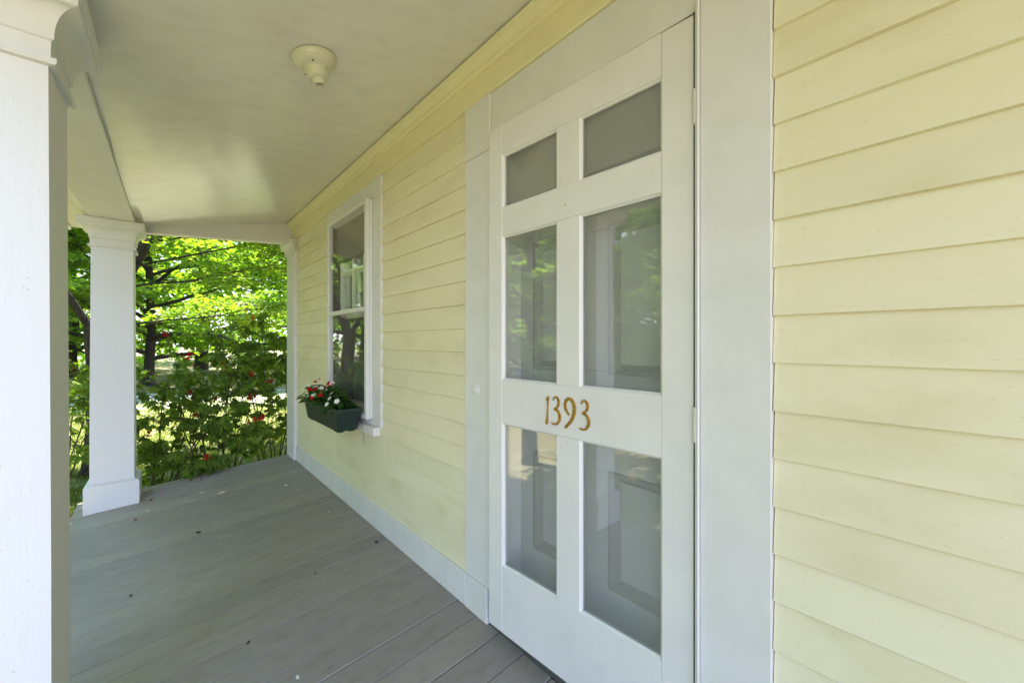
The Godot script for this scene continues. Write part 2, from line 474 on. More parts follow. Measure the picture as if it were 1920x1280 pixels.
func build_wall() -> void:
	var w := thing("house_wall", "pale yellow clapboard house wall with white trim along the porch", "house wall")
	var base_top := 0.15
	var k := 0
	for i in range(-11, 10):
		var y := 1.2545 + i * COURSE
		if y + COURSE < base_top: continue
		var cut := base_top - 0.01
		if y + COURSE < 0.61:
			course_run(w, y, -4.425, -1.481, cut)
		else:
			if y < 2.23:
				clapboard(w, y, -4.425, -3.448, cut)
				clapboard(w, y, -2.391, -1.481, cut)
			if y < 0.61:
				clapboard(w, y - 0.0, -3.447, -2.392, cut)
		if y < 2.23:
			course_run(w, y, -0.279, 1.9, cut)
	# baseboard in three lengths
	for s in [[-4.425, -2.952], [-2.948, -1.4815], [-1.4785, -1.318], [-0.279, 1.9]]:
		part("baseboard", box(Vector3(WALL - 0.004 - (0.003 if s[0] > -1.5 else 0.0), 0.0008, s[0]), Vector3(WALL + 0.03, base_top, s[1]), 0.004), M.trim, w)
	# frieze band and small crown under the ceiling
	part("frieze_board", box(Vector3(WALL - 0.008, 2.236, -4.575), Vector3(WALL + 0.03, 2.40, 1.9), 0.003), M.frieze, w)
	var cr := [Vector2(WALL - 0.0085, 2.335), Vector2(WALL - 0.018, 2.337), Vector2(WALL - 0.024, 2.347), Vector2(WALL - 0.024, 2.357), Vector2(WALL - 0.032, 2.362), Vector2(WALL - 0.046, 2.378), Vector2(WALL - 0.054, 2.397), Vector2(WALL - 0.0085, 2.405)]
	part("crown_moulding", prism(cr, -4.575, 1.9), M.frieze, w)
	# corner pilaster at the far end
	var p := part("corner_pilaster", box(Vector3(WALL - 0.022, 0.003, -4.715), Vector3(WALL + 0.03, 2.235, -4.426), 0.004), M.trim, w)
	var cap := [Vector2(0, 2.085), Vector2(-0.012, 2.087), Vector2(-0.012, 2.10), Vector2(-0.006, 2.104)]
	for i in 7:
		var t := i / 6.0 * PI / 2
		cap.append(Vector2(-0.010 - 0.038 * (1.0 - cos(t)), 2.11 + 0.06 * sin(t)))
	cap.append_array([Vector2(-0.056, 2.176), Vector2(-0.056, 2.212), Vector2(0, 2.212)])
	var cp := []
	for q in cap: cp.append(q + Vector2(WALL - 0.0225, 0))
	part("pilaster_capital", prism(cp, -4.76, -4.40), M.trim, w)
	# sheathing round the two openings, upper storey, roof, far walls
	var sh := [[-4.71, -3.313, 0.0, 2.42], [-3.313, -2.527, 0.0, 0.69], [-3.313, -2.527, 2.118, 2.42], [-2.527, -1.317, 0.0, 2.42], [-1.317, -0.439, 2.05, 2.42], [-0.439, 4.0, 0.0, 2.42]]
	for r in sh:
		part("sheathing", box(Vector3(WALL + 0.0265, r[2] - 0.3, r[0]), Vector3(WALL + 0.16, r[3], r[1]), 0.0), M.room, w)
	for i in 9:
		var y := 2.46 + i * COURSE
		clapboard(w, y, -4.71, 4.0)
	part("upper_wall", box(Vector3(WALL + 0.0265, 2.42, -4.71), Vector3(WALL + 0.16, 3.45, 4.0), 0.0), M.room, w)
	part("end_wall", box(Vector3(WALL + 0.1605, GROUND, -4.71), Vector3(9.0, 3.45, -4.56), 0.0), M.clap, w)
	part("end_wall", box(Vector3(WALL + 0.1605, GROUND, 3.86), Vector3(9.0, 3.45, 4.0), 0.0), M.clap, w)
	part("rear_wall", box(Vector3(8.86, GROUND, -4.555), Vector3(9.0, 3.45, 3.855), 0.0), M.clap, w)
	part("roof", prism([Vector2(WALL - 0.35, 3.38), Vector2(5.0, 5.3), Vector2(9.35, 3.38), Vector2(9.35, 3.50), Vector2(5.0, 5.44), Vector2(WALL - 0.35, 3.50)], -5.1, 4.4), M.shingle, w)
	# rooms behind the openings
	part("room_floor", box(Vector3(WALL + 0.161, -0.06, -4.555), Vector3(8.855, 0.0, 3.855), 0.0), M.room, w)
	part("room_ceiling", box(Vector3(WALL + 0.161, 2.45, -4.555), Vector3(8.855, 2.55, 3.855), 0.0), M.room, w)
	part("partition", box(Vector3(WALL + 0.161, 0.001, -1.75), Vector3(4.6, 2.449, -1.65), 0.0), M.room, w)
	part("partition", box(Vector3(4.5, 0.001, -4.554), Vector3(4.6, 2.449, -1.751), 0.0), M.room, w)

func build_window() -> void:
	var w := thing("porch_window", "tall narrow white porch window with divided sash behind a storm pane", "window", Vector3(WALL, 0.6, -2.92))
	var at := Transform3D(Basis(), -w.position)
	var x := WALL
	part("casing", box(Vector3(x - 0.003, 0.655, -2.526), Vector3(x + 0.03, 2.118, -2.392), 0.003), M.trim, w, at)
	part("casing", box(Vector3(x - 0.003, 0.655, -3.447), Vector3(x + 0.03, 2.118, -3.314), 0.003), M.trim, w, at)
	part("head_casing", box(Vector3(x - 0.003, 2.1185, -3.447), Vector3(x + 0.03, 2.2355, -2.392), 0.003), M.trim, w, at)
	part("sill", box(Vector3(x - 0.034, 0.598, -3.46), Vector3(x + 0.03, 0.6545, -2.425), 0.005), M.trim, w, at)
	part("sill_cap", prism([Vector2(x - 0.004, 0.655), Vector2(x - 0.004, 0.69), Vector2(x + 0.02, 0.69), Vector2(x + 0.02, 0.655)], -3.313, -2.5265), M.trim, w, at)
	# storm window: a white aluminium frame standing proud of the casing
	var s := part("storm_frame", ArrayMesh.new(), M.alu, w, at)
	var st := begin()
	for f in [[-2.560, -2.527, 0.692, 2.117], [-3.312, -3.290, 0.692, 2.117]]:
		add_box(st, Vector3(x - 0.0415, f[2], f[0]), Vector3(x - 0.0035, f[3], f[1]), 0.003)
	add_box(st, Vector3(x - 0.0410, 2.090, -3.2895), Vector3(x - 0.0035, 2.1165, -2.5605), 0.003)
	add_box(st, Vector3(x - 0.0410, 0.6925, -3.2895), Vector3(x - 0.0035, 0.725, -2.5605), 0.003)
	add_box(st, Vector3(x - 0.022, 0.70, -2.5268), Vector3(x - 0.0036, 2.112, -2.5120), 0.003)
	s.mesh = st.commit()
	part("meeting_rail", box(Vector3(x - 0.040, 1.392, -3.289), Vector3(x - 0.012, 1.424, -2.561), 0.003), M.alu, w, at)
	var up := begin()
	face(up, [Vector3(x - 0.030, 1.4245, -3.289), Vector3(x - 0.030, 2.0895, -3.289), Vector3(x - 0.030, 2.0895, -2.561), Vector3(x - 0.030, 1.4245, -2.561)], Vector3.LEFT)
	part("storm_pane", up.commit(), M.glass, w, at)
	part("storm_pane", box(Vector3(x - 0.022, 0.7255, -3.289), Vector3(x - 0.0205, 1.3915, -2.561), 0.0), M.glass, w, at)
	# jambs and the divided sash inside
	for f in [[-3.313, -3.292], [-2.548, -2.527]]:
		part("jamb", box(Vector3(x - 0.0028, 0.7255, f[0]), Vector3(x + 0.15, 2.117, f[1]), 0.0), M.track, w, at)
	part("head_jamb", box(Vector3(x - 0.0028, 2.0905, -3.2915), Vector3(x + 0.15, 2.117, -2.5485), 0.0), M.trim, w, at)
	part("inner_sill", box(Vector3(x - 0.0028, 0.691, -3.2915), Vector3(x + 0.15, 0.7240, -2.5485), 0.0), M.trim, w, at)
	for h in [[0, 1.385, 2.085, x + 0.05], [1, 1.375, 2.075, x + 0.085]]:
		var sx: float = h[3]
		var y0: float = h[1]
		var y1: float = h[2]
		var sash := part("sash", ArrayMesh.new(), M.trim, w, at)
		var q := begin()
		add_box(q, Vector3(sx, y0, -3.29), Vector3(sx + 0.032, y1, -3.245), 0.003)
		add_box(q, Vector3(sx, y0, -2.595), Vector3(sx + 0.032, y1, -2.55), 0.003)
		add_box(q, Vector3(sx + 0.0005, y1 - 0.045, -3.2445), Vector3(sx + 0.0315, y1 - 0.0005, -2.5955), 0.003)
		add_box(q, Vector3(sx + 0.0005, y0 + 0.0005, -3.2445), Vector3(sx + 0.0315, y0 + 0.04, -2.5955), 0.003)
		sash.mesh = q.commit()
		for i in [1, 2]:
			var zc := lerpf(-3.245, -2.595, i / 3.0)
			part("muntin", box(Vector3(sx + 0.004, y0 + 0.04, zc - 0.009), Vector3(sx + 0.028, y1 - 0.045, zc + 0.009), 0.002), M.trim, sash)
		part("muntin", box(Vector3(sx + 0.005, (y0 + y1) / 2 - 0.009, -3.245), Vector3(sx + 0.027, (y0 + y1) / 2 + 0.009, -2.595), 0.002), M.trim, sash)
		for i in 3:
			for v in 2:
				var za := lerpf(-3.245, -2.595, i / 3.0)
				var zb := lerpf(-3.245, -2.595, (i + 1) / 3.0)
				var ya := lerpf(y0 + 0.04, y1 - 0.045, v / 2.0)
				var yb := lerpf(y0 + 0.04, y1 - 0.045, (v + 1) / 2.0)
				part("pane", box(Vector3(sx + 0.015, ya + 0.001, za + 0.001), Vector3(sx + 0.017, yb - 0.001, zb - 0.001), 0.0), M.glass_in, sash)

func build_doorway() -> void:
	var f := thing("door_frame", "wide white casing boards round the front doorway", "door frame", Vector3(WALL, 0, -0.88))
	var at := Transform3D(Basis(), -f.position)
	var x := WALL
	part("casing", box(Vector3(x - 0.003, 0.1515, -1.480), Vector3(x + 0.03, 2.0, -1.300), 0.003), M.casing, f, at)
	part("casing_block", box(Vector3(x - 0.0055, 2.0012, -1.480), Vector3(x + 0.03, 2.2355, -1.300), 0.003), M.casing, f, at)
	part("casing", box(Vector3(x - 0.003, 0.004, -0.4385), Vector3(x + 0.03, 2.2355, -0.280), 0.0015), M.casing, f, at)
	part("head_casing", box(Vector3(x + 0.002, 2.052, -1.2995), Vector3(x + 0.03, 2.2355, -0.439), 0.003), M.casing, f, at)
	# jambs and stops
	part("jamb", box(Vector3(x + 0.0005, 0.03, -1.2995), Vector3(x + 0.158, 2.05, -1.250), 0.002), M.trim, f, at)
	part("jamb", box(Vector3(x + 0.0035, 0.03, -0.4565), Vector3(x + 0.158, 2.05, -0.4390), 0.002), M.trim, f, at)
	part("head_jamb", box(Vector3(x + 0.016, 2.028, -1.2495), Vector3(x + 0.158, 2.0515, -0.4570), 0.002), M.trim, f, at)
	part("gap_shade_strip", box(Vector3(x + 0.004, 2.0465, -1.2495), Vector3(x + 0.0155, 2.0515, -0.4570), 0.0), M.gap_shade, f, at)  # dark strip painted in for the shaded gap above the door
	part("gap_shade_strip", box(Vector3(x - 0.0005, 0.03, -0.4560), Vector3(x + 0.0034, 2.05, -0.4492), 0.0), M.gap_shade, f, at)  # dark strip painted in for the shaded gap at the hinge side
	part("edge_bead", box(Vector3(x - 0.009, 0.02, -0.4490), Vector3(x + 0.003, 2.062, -0.4462), 0.0015), M.trim, f, at)
	part("edge_bead", box(Vector3(x - 0.013, 0.02, -0.4445), Vector3(x - 0.0032, 2.075, -0.4375), 0.002), M.trim, f, at)
	part("threshold", prism([Vector2(x + 0.006, 0.002), Vector2(x + 0.006, 0.022), Vector2(x + 0.02, 0.036), Vector2(x + 0.16, 0.042), Vector2(x + 0.16, 0.002)], -1.299, -0.440), M.sill_grey, f, at)

func build_inner_door() -> void:
	var d := thing("inner_door", "white panelled house door seen dimly through the storm door panes", "door", Vector3(1.165, 0.045, -0.853))
	var at := Transform3D(Basis(), -d.position)
	var x := 1.165
	var zs := [-1.249, -1.156, -0.914, -0.79, -0.55, -0.458]
	var ys := [0.045, 0.354, 0.74, 1.09, 1.588, 1.715, 1.908, 2.027]
	part("stile", box(Vector3(x, ys[0], zs[0]), Vector3(x + 0.035, ys[7], zs[1]), 0.002), M.inner, d, at)
	part("stile", box(Vector3(x, ys[0], zs[4]), Vector3(x + 0.035, ys[7], zs[5]), 0.002), M.inner, d, at)
	for r in [[0, 1], [2, 3], [4, 5], [6, 7]]:
		part("rail", box(Vector3(x + 0.0003, ys[r[0]], zs[1] + 0.0003), Vector3(x + 0.0345, ys[r[1]], zs[4] - 0.0003), 0.002), M.inner, d, at)
	for r in [[1, 2], [3, 4], [5, 6]]:
		part("mullion", box(Vector3(x + 0.0005, ys[r[0]] + 0.0003, zs[2]), Vector3(x + 0.034, ys[r[1]] - 0.0003, zs[3]), 0.002), M.inner, d, at)
		for c in [[1, 2], [3, 4]]:
			var za: float = zs[c[0]]
			var zb: float = zs[c[1]]
			var ya: float = ys[r[0]]
			var yb: float = ys[r[1]]
			var p := part("panel", box(Vector3(x + 0.016, ya + 0.0004, za + 0.0004), Vector3(x + 0.03, yb - 0.0004, zb - 0.0004), 0.0), M.inner, d, at)
			# moulding round the panel: a sloping strip on each side
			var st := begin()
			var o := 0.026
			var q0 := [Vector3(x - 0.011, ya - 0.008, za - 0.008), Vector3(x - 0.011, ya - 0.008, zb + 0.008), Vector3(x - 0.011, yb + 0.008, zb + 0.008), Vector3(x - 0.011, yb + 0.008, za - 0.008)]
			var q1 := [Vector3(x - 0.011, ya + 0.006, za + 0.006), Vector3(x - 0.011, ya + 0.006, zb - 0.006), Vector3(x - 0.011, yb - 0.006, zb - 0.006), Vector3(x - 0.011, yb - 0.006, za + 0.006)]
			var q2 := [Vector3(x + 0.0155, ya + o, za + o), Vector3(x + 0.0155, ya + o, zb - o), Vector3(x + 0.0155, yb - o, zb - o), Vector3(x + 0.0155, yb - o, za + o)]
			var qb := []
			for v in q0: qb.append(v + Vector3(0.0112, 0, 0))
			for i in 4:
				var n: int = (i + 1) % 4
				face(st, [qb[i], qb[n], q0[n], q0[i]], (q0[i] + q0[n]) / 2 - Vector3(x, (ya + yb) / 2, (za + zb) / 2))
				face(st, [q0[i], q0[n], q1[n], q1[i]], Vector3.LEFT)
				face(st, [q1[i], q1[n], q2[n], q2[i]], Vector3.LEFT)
			part("moulding", st.commit(), M.inner_shade_edge, p)

# strokes of a brass numeral in the door's own plane: points (to the right, up) with half widths
func ribbon(pts: Array, thick: float) -> ArrayMesh:
	var st := begin()
	var c := Curve2D.new()
	c.bake_interval = 0.0012
	var n := pts.size()
	var dense := []
	var steps := 6
	for i in n - 1:
		var p0: Vector3 = pts[maxi(i - 1, 0)]
		var p1: Vector3 = pts[i]
		var p2: Vector3 = pts[i + 1]
		var p3: Vector3 = pts[mini(i + 2, n - 1)]
		for k in steps:
			dense.append(p1.cubic_interpolate(p2, p0, p3, float(k) / steps))
	dense.append(pts[n - 1])
	var L := []
	var R := []
	for i in dense.size():
		var a: Vector3 = dense[maxi(i - 1, 0)]
		var b: Vector3 = dense[mini(i + 1, dense.size() - 1)]
		var d := Vector2(b.x - a.x, b.y - a.y).normalized()
		var s := Vector2(-d.y, d.x)
		var p: Vector3 = dense[i]
		L.append([Vector2(p.x, p.y) + s * p.z, s])
		R.append([Vector2(p.x, p.y) - s * p.z, -s])
	var e := 0.0009
	for i in dense.size() - 1:
		for side in [L, R]:
			var a: Vector2 = side[i][0]
			var b: Vector2 = side[i + 1][0]
			var sa: Vector2 = side[i][1]
			var sb: Vector2 = side[i + 1][1]
			var ai := a - sa * e
			var bi := b - sb * e
			var out := Vector3((sa + sb).x, (sa + sb).y, 0)
			face(st, [Vector3(a.x, a.y, 0), Vector3(b.x, b.y, 0), Vector3(b.x, b.y, thick - e), Vector3(a.x, a.y, thick - e)], out)
			face(st, [Vector3(a.x, a.y, thick - e), Vector3(b.x, b.y, thick - e), Vector3(bi.x, bi.y, thick), Vector3(ai.x, ai.y, thick)], out + Vector3(0, 0, 1))
		var l0: Vector2 = L[i][0] - L[i][1] * e
		var l1: Vector2 = L[i + 1][0] - L[i + 1][1] * e
		var r0: Vector2 = R[i][0] - R[i][1] * e
		var r1: Vector2 = R[i + 1][0] - R[i + 1][1] * e
		face(st, [Vector3(l0.x, l0.y, thick), Vector3(l1.x, l1.y, thick), Vector3(r1.x, r1.y, thick), Vector3(r0.x, r0.y, thick)], Vector3(0, 0, 1))
	for i in [0, dense.size() - 1]:
		var a: Vector2 = L[i][0]
		var b: Vector2 = R[i][0]
		var nx: Vector3 = dense[1] - dense[0] if i == 0 else dense[-2] - dense[-1]
		face(st, [Vector3(a.x, a.y, 0), Vector3(b.x, b.y, 0), Vector3(b.x, b.y, thick), Vector3(a.x, a.y, thick)], -Vector3(nx.x, nx.y, 0))
		var mid := (a + b) / 2
		var q := [Vector3(mid.x, mid.y, thick)]
		var r := (a - b).length() / 2
		var back := -Vector2(nx.x, nx.y).normalized()
		var s := (a - mid).normalized()
		var cap := []
		for k in 9:
			var t := PI * k / 8.0
			var v: Vector2 = mid + s * cos(t) * r + back * sin(t) * r * 0.75
			cap.append(v)
		for k in 8:
			var u: Vector2 = cap[k]
			var v: Vector2 = cap[k + 1]
			face(st, [q[0], Vector3(u.x, u.y, thick - 0.0002), Vector3(v.x, v.y, thick - 0.0002)], Vector3(0, 0, 1))
			face(st, [Vector3(u.x, u.y, 0), Vector3(v.x, v.y, 0), Vector3(v.x, v.y, thick - 0.0002), Vector3(u.x, u.y, thick - 0.0002)], Vector3((u + v).x / 2 - mid.x, (u + v).y / 2 - mid.y, 0))
	return st.commit()

func build_storm_door() -> void:
	# hinged at the right, standing a few degrees ajar; local x runs from the hinge to the far stile, z faces the porch
	var d := thing("storm_door", "white storm door with six glass panes, slightly ajar", "storm door", Vector3(WALL, 0.0, -0.453))
	# local +x of this node points to world (-sin, 0, -cos) of the opening angle
	var a := deg_to_rad(2.5)
	d.basis = Basis(Vector3(-sin(a), 0, -cos(a)), Vector3.UP, Vector3(-cos(a), 0, sin(a)))
	var W := 0.815
	var y0 := 0.053
	var y1 := 2.046
	var T := -0.03
	var cols := [[0.090, 0.366], [0.462, 0.736]]
	var rows := [[0.3126, 0.874], [1.046, 1.607], [1.719, 1.926]]
	part("stile", box(Vector3(0.0, y0, T), Vector3(0.090, y1, 0), 0.0025), M.door, d)
	part("stile", box(Vector3(0.736, y0, T), Vector3(W, y1, 0), 0.0025), M.door, d)
	for r in [[y0, 0.3126], [0.874, 1.046], [1.607, 1.719], [1.926, y1]]:
		part("rail", box(Vector3(0.0902, r[0] + (0.0 if r[0] == y0 else 0.0002), T + 0.0003), Vector3(0.7358, r[1], -0.0004), 0.0012), M.door, d)
	for r in rows:
		part("mullion", box(Vector3(0.366, r[0] + 0.0002, T + 0.0005), Vector3(0.462, r[1] - 0.0002, -0.0006), 0.0012), M.door, d)
		for c in cols:
			var p := part("pane", box(Vector3(c[0] + 0.0005, r[0] + 0.0005, -0.0150), Vector3(c[1] - 0.0005, r[1] - 0.0005, -0.0125), 0.0), M.glass, d, Transform3D(Basis(Vector3.UP, 0.014), Vector3.ZERO).translated_local(-Vector3((c[0] + c[1]) / 2, 0, -0.0137)).translated(Vector3((c[0] + c[1]) / 2, 0, -0.0137)))
			part("pane_back", box(Vector3(c[0] + 0.0005, r[0] + 0.0005, -0.0225), Vector3(c[1] - 0.0005, r[1] - 0.0005, -0.0200), 0.0), M.glass, p)
			var st := begin()
			var g := 0.0065
			# glazing bead: a small sloping strip from the pane to the face, on all four sides
			var o := [Vector3(c[0], r[0], -0.003), Vector3(c[1], r[0], -0.003), Vector3(c[1], r[1], -0.003), Vector3(c[0], r[1], -0.003)]
			var i4 := [Vector3(c[0] + g, r[0] + g, -0.0095), Vector3(c[1] - g, r[0] + g, -0.0095), Vector3(c[1] - g, r[1] - g, -0.0095), Vector3(c[0] + g, r[1] - g, -0.0095)]
			for k in 4:
				var n: int = (k + 1) % 4
				face(st, [o[k], o[n], i4[n], i4[k]], Vector3(0, 0, 1))
				face(st, [i4[k], i4[n], i4[n] + Vector3(0, 0, -0.0028), i4[k] + Vector3(0, 0, -0.0028)], Vector3((c[0] + c[1]) / 2, (r[0] + r[1]) / 2, 0) - (i4[k] + i4[n]) / 2)
			part("glazing_bead", st.commit(), M.door, p, p.transform.affine_inverse())
	# painted hinges on the near edge
	for hy in [1.80, 0.98, 0.25]:
		var st := begin()
		add_tube(st, [Vector3(-0.004, hy - 0.045, 0.006), Vector3(-0.004, hy - 0.015, 0.006), Vector3(-0.004, hy + 0.015, 0.006), Vector3(-0.004, hy + 0.045, 0.006)], [0.005, 0.005, 0.005, 0.005], 10)
		add_box(st, Vector3(0.0, hy - 0.045, 0.0002), Vector3(0.006, hy + 0.045, 0.003), 0.001)
		part("hinge", st.commit(), M.door, d)
	var plug := begin()
	add_tube(plug, [Vector3(0.425, 1.654, -0.001), Vector3(0.425, 1.654, 0.0015)], [0.006, 0.004], 12)
	part("hole_plug", plug.commit(), M.cream, d)
	# the house number 1393 in brass, screwed to the middle rail. u runs to the viewer's right.
	var num := Node3D.new()
	put(d, num, "house_number")
	num.position = Vector3(0.509, 0.908, 0.0)
	num.basis = Basis(Vector3(-1, 0, 0), Vector3.UP, Vector3(0, 0, -1)).orthonormalized()
	num.basis = Basis(Vector3(-1, 0, 0), Vector3(0, 1, 0), Vector3(0, 0, 1))
	var three := [Vector3(0.0035, 0.0865, 0.0026), Vector3(0.0085, 0.0945, 0.0030), Vector3(0.0165, 0.0965, 0.0034), Vector3(0.0245, 0.0905, 0.0044), Vector3(0.0275, 0.0800, 0.0048), Vector3(0.0250, 0.0690, 0.0044), Vector3(0.0180, 0.0600, 0.0040), Vector3(0.0095, 0.0555, 0.0040)]
	var three_low := [Vector3(0.0095, 0.0545, 0.0042), Vector3(0.0190, 0.0520, 0.0042), Vector3(0.0275, 0.0450, 0.0048), Vector3(0.0320, 0.0330, 0.0056), Vector3(0.0300, 0.0190, 0.0052), Vector3(0.0220, 0.0075, 0.0042), Vector3(0.0110, 0.0030, 0.0035), Vector3(-0.0010, 0.0045, 0.0030)]
	var nine := [Vector3(0.0240, 0.0430, 0.0028), Vector3(0.0175, 0.0500, 0.0040), Vector3(0.0105, 0.0620, 0.0052), Vector3(0.0085, 0.0770, 0.0056), Vector3(0.0140, 0.0910, 0.0054), Vector3(0.0255, 0.0965, 0.0052), Vector3(0.0385, 0.0900, 0.0058), Vector3(0.0455, 0.0740, 0.0066), Vector3(0.0460, 0.0560, 0.0068), Vector3(0.0405, 0.0370, 0.0062), Vector3(0.0290, 0.0190, 0.0054), Vector3(0.0165, 0.0060, 0.0050), Vector3(0.0110, -0.0010, 0.0044)]
	var one := [Vector3(0.0050, 0.0015, 0.0056), Vector3(0.0062, 0.0110, 0.0055), Vector3(0.0078, 0.0260, 0.0038), Vector3(0.0090, 0.0480, 0.0031), Vector3(0.0100, 0.0700, 0.0032), Vector3(0.0103, 0.0830, 0.0042), Vector3(0.0112, 0.0900, 0.0038), Vector3(0.0128, 0.0965, 0.0022)]
	var flag := [Vector3(0.0095, 0.0900, 0.0026), Vector3(0.0060, 0.0860, 0.0030), Vector3(0.0030, 0.0815, 0.0020)]
	var digits := [[0.0, [one, flag], [Vector2(0.0105, 0.087), Vector2(0.006, 0.009)]], [0.031, [three, three_low], [Vector2(0.021, 0.094), Vector2(0.016, 0.0045)]], [0.078, [nine], [Vector2(0.0255, 0.0965), Vector2(0.0165, 0.006)]], [0.149, [three, three_low], [Vector2(0.021, 0.094), Vector2(0.020, 0.006)]]]
	for g in digits:
		var st := begin()
		var lift := 0.0034
		for s in g[1]:
			st.append_from(ribbon(s, lift), 0, Transform3D(Basis(), Vector3(g[0], 0, 0)))
			lift += 0.00025
		var dg := part("digit", st.commit(), M.brass, num)
		for q in g[2]:
			var sc := begin()
			add_tube(sc, [Vector3(g[0] + q.x, q.y, 0.003), Vector3(g[0] + q.x, q.y, 0.0045)], [0.0017, 0.0013], 8)
			part("screw", sc.commit(), M.dark, num)

func build_doorbell() -> void:
	var b := thing("doorbell", "round painted doorbell on the left door casing", "doorbell", Vector3(WALL - 0.003, 0.985, -1.398))
	var turn := Transform3D(Basis(Vector3.BACK, PI / 2), Vector3.ZERO)
	part("plate", lathe([Vector2(0.0, 0.009), Vector2(0.015, 0.009), Vector2(0.017, 0.006), Vector2(0.021, 0.006), Vector2(0.026, 0.004), Vector2(0.028, 0.0), Vector2(0.0, 0.0)].duplicate(), 28), M.casing, b, turn)
	part("button", lathe([Vector2(0.0, 0.013), Vector2(0.006, 0.0125), Vector2(0.009, 0.0095), Vector2(0.009, 0.008)], 20), M.casing, b, Transform3D(Basis(Vector3.BACK, PI / 2), Vector3(0, -0.004, 0)))

func build_ceiling_light() -> void:
	var x := 0.447
	var y := 2.157 + 0.219 * (x + 0.14)
	var l := thing("ceiling_lamp_holder", "cream porcelain lamp holder without a bulb on the porch ceiling", "lamp holder", Vector3(x, y - 0.0015, -1.642))
	l.rotation.z = atan(0.219)
	l.scale = Vector3(0.95, 0.88, 0.95)
	# everything hangs along the ceiling's normal; heights run down from the ceiling
	part("canopy", lathe([Vector2(0.081, -0.0005), Vector2(0.083, -0.004), Vector2(0.0825, -0.012), Vector2(0.078, -0.024), Vector2(0.071, -0.034), Vector2(0.062, -0.042), Vector2(0.054, -0.047), Vector2(0.048, -0.050), Vector2(0.044, -0.054)], 48), M.cream, l)
	part("socket_shell", lathe([Vector2(0.048, -0.048), Vector2(0.0445, -0.058), Vector2(0.043, -0.075), Vector2(0.040, -0.083), Vector2(0.033, -0.089), Vector2(0.026, -0.091), Vector2(0.0235, -0.096), Vector2(0.0225, -0.104), Vector2(0.0215, -0.112), Vector2(0.019, -0.1135), Vector2(0.0155, -0.1125), Vector2(0.0148, -0.106), Vector2(0.0148, -0.07)], 40), M.cream, l)
	part("socket_well", lathe([Vector2(0.0, -0.095), Vector2(0.0146, -0.095), Vector2(0.0146, -0.09)], 24), M.dark, l)
	for t in [[2.05, 0.058, -0.0449], [3.6, 0.0462, -0.0665]]:
		var st := begin()
		var dir := Vector3(cos(t[0]), 0, sin(t[0]))
		var c: Vector3 = dir * t[1] + Vector3.UP * t[2]
		add_tube(st, [c, c + (dir + Vector3.DOWN * 0.9).normalized() * 0.002], [0.0035, 0.0032], 10)
		part("screw", st.commit(), M.dark, l)

# ------------------------------------------------------------------ leaves and flowers
func leaf_shape(outline: Array, fold: float, droop: float) -> ArrayMesh:
	# a leaf lying in x-z with its stalk at the origin and its tip along -z
	var st := begin()
	var mid := Vector3(0, 0, -0.45)
	var bend := func(p: Vector2) -> Vector3: return Vector3(p.x, absf(p.x) * fold - droop * p.y * p.y, -p.y)
	mid = bend.call(Vector2(0, 0.42))
	for i in outline.size() - 1:
		var a: Vector3 = bend.call(outline[i])
		var b: Vector3 = bend.call(outline[i + 1])
		var n := (a - mid).cross(b - mid).normalized()
		if n.y < 0: n = -n
		tri(st, mid, a, b, n, n, n)
	return st.commit()

func maple_leaf() -> ArrayMesh:
	var h := [Vector2(0, 0.0), Vector2(0.20, -0.03), Vector2(0.46, 0.12), Vector2(0.24, 0.26), Vector2(0.50, 0.62), Vector2(0.20, 0.56), Vector2(0.0, 1.0)]
	var o := h.duplicate()
	for i in range(h.size() - 2, -1, -1): o.append(Vector2(-h[i].x, h[i].y))
	return leaf_shape(o, 0.22, 0.18)

func oval_leaf(w := 0.24) -> ArrayMesh:
	var h := [Vector2(0, 0.0), Vector2(w * 0.7, 0.2), Vector2(w, 0.5), Vector2(w * 0.62, 0.8), Vector2(0, 1.0)]
	var o := h.duplicate()
	for i in range(h.size() - 2, -1, -1): o.append(Vector2(-h[i].x, h[i].y))
	return leaf_shape(o, 0.28, 0.22)

# five leaflets spread like fingers from one stalk
func palmate_leaf(seed_: int) -> ArrayMesh:
	var r := RandomNumberGenerator.new()
	r.seed = seed_
	var st := begin()
	var one := oval_leaf(0.21)
	for k in 5:
		var a := (k - 2) * 0.62 + r.randf_range(-0.1, 0.1)
		var s: float = [0.62, 0.85, 1.0, 0.85, 0.62][k] * r.randf_range(0.9, 1.08)
		var b := Basis(Vector3.UP, a) * Basis(Vector3.RIGHT, -r.randf_range(0.05, 0.45)) * Basis(Vector3.BACK, r.randf_range(-0.35, 0.35))
		st.append_from(one, 0, Transform3D(b.scaled(Vector3.ONE * s), Vector3.ZERO))
	st.append_from(stalk(), 0, Transform3D())
	return st.commit()

func stalk() -> ArrayMesh:
	var st := begin()
	add_tube(st, [Vector3(0, 0, 0), Vector3(0, 0.03, 0.25), Vector3(0, -0.02, 0.55)], [0.010, 0.011, 0.014], 4)
	return st.commit()

func blossom(petals := 5, cup := 0.35) -> ArrayMesh:
	var st := begin()
	for k in petals:
		var b := Basis(Vector3.UP, TAU * k / petals)
		var c := [Vector3(0, 0, 0), Vector3(0.34, cup * 0.3, -0.45), Vector3(0.42, cup * 0.55, -0.8), Vector3(0.0, cup * 0.5, -1.0), Vector3(-0.42, cup * 0.55, -0.8), Vector3(-0.34, cup * 0.3, -0.45)]
		for i in range(1, 5):
			var p0: Vector3 = b * c[0]
			var p1: Vector3 = b * c[i]
			var p2: Vector3 = b * c[i + 1]
			var n := (p1 - p0).cross(p2 - p0).normalized()
			if n.y < 0: n = -n
			tri(st, p0, p1, p2, n, n, n)
	return st.commit()

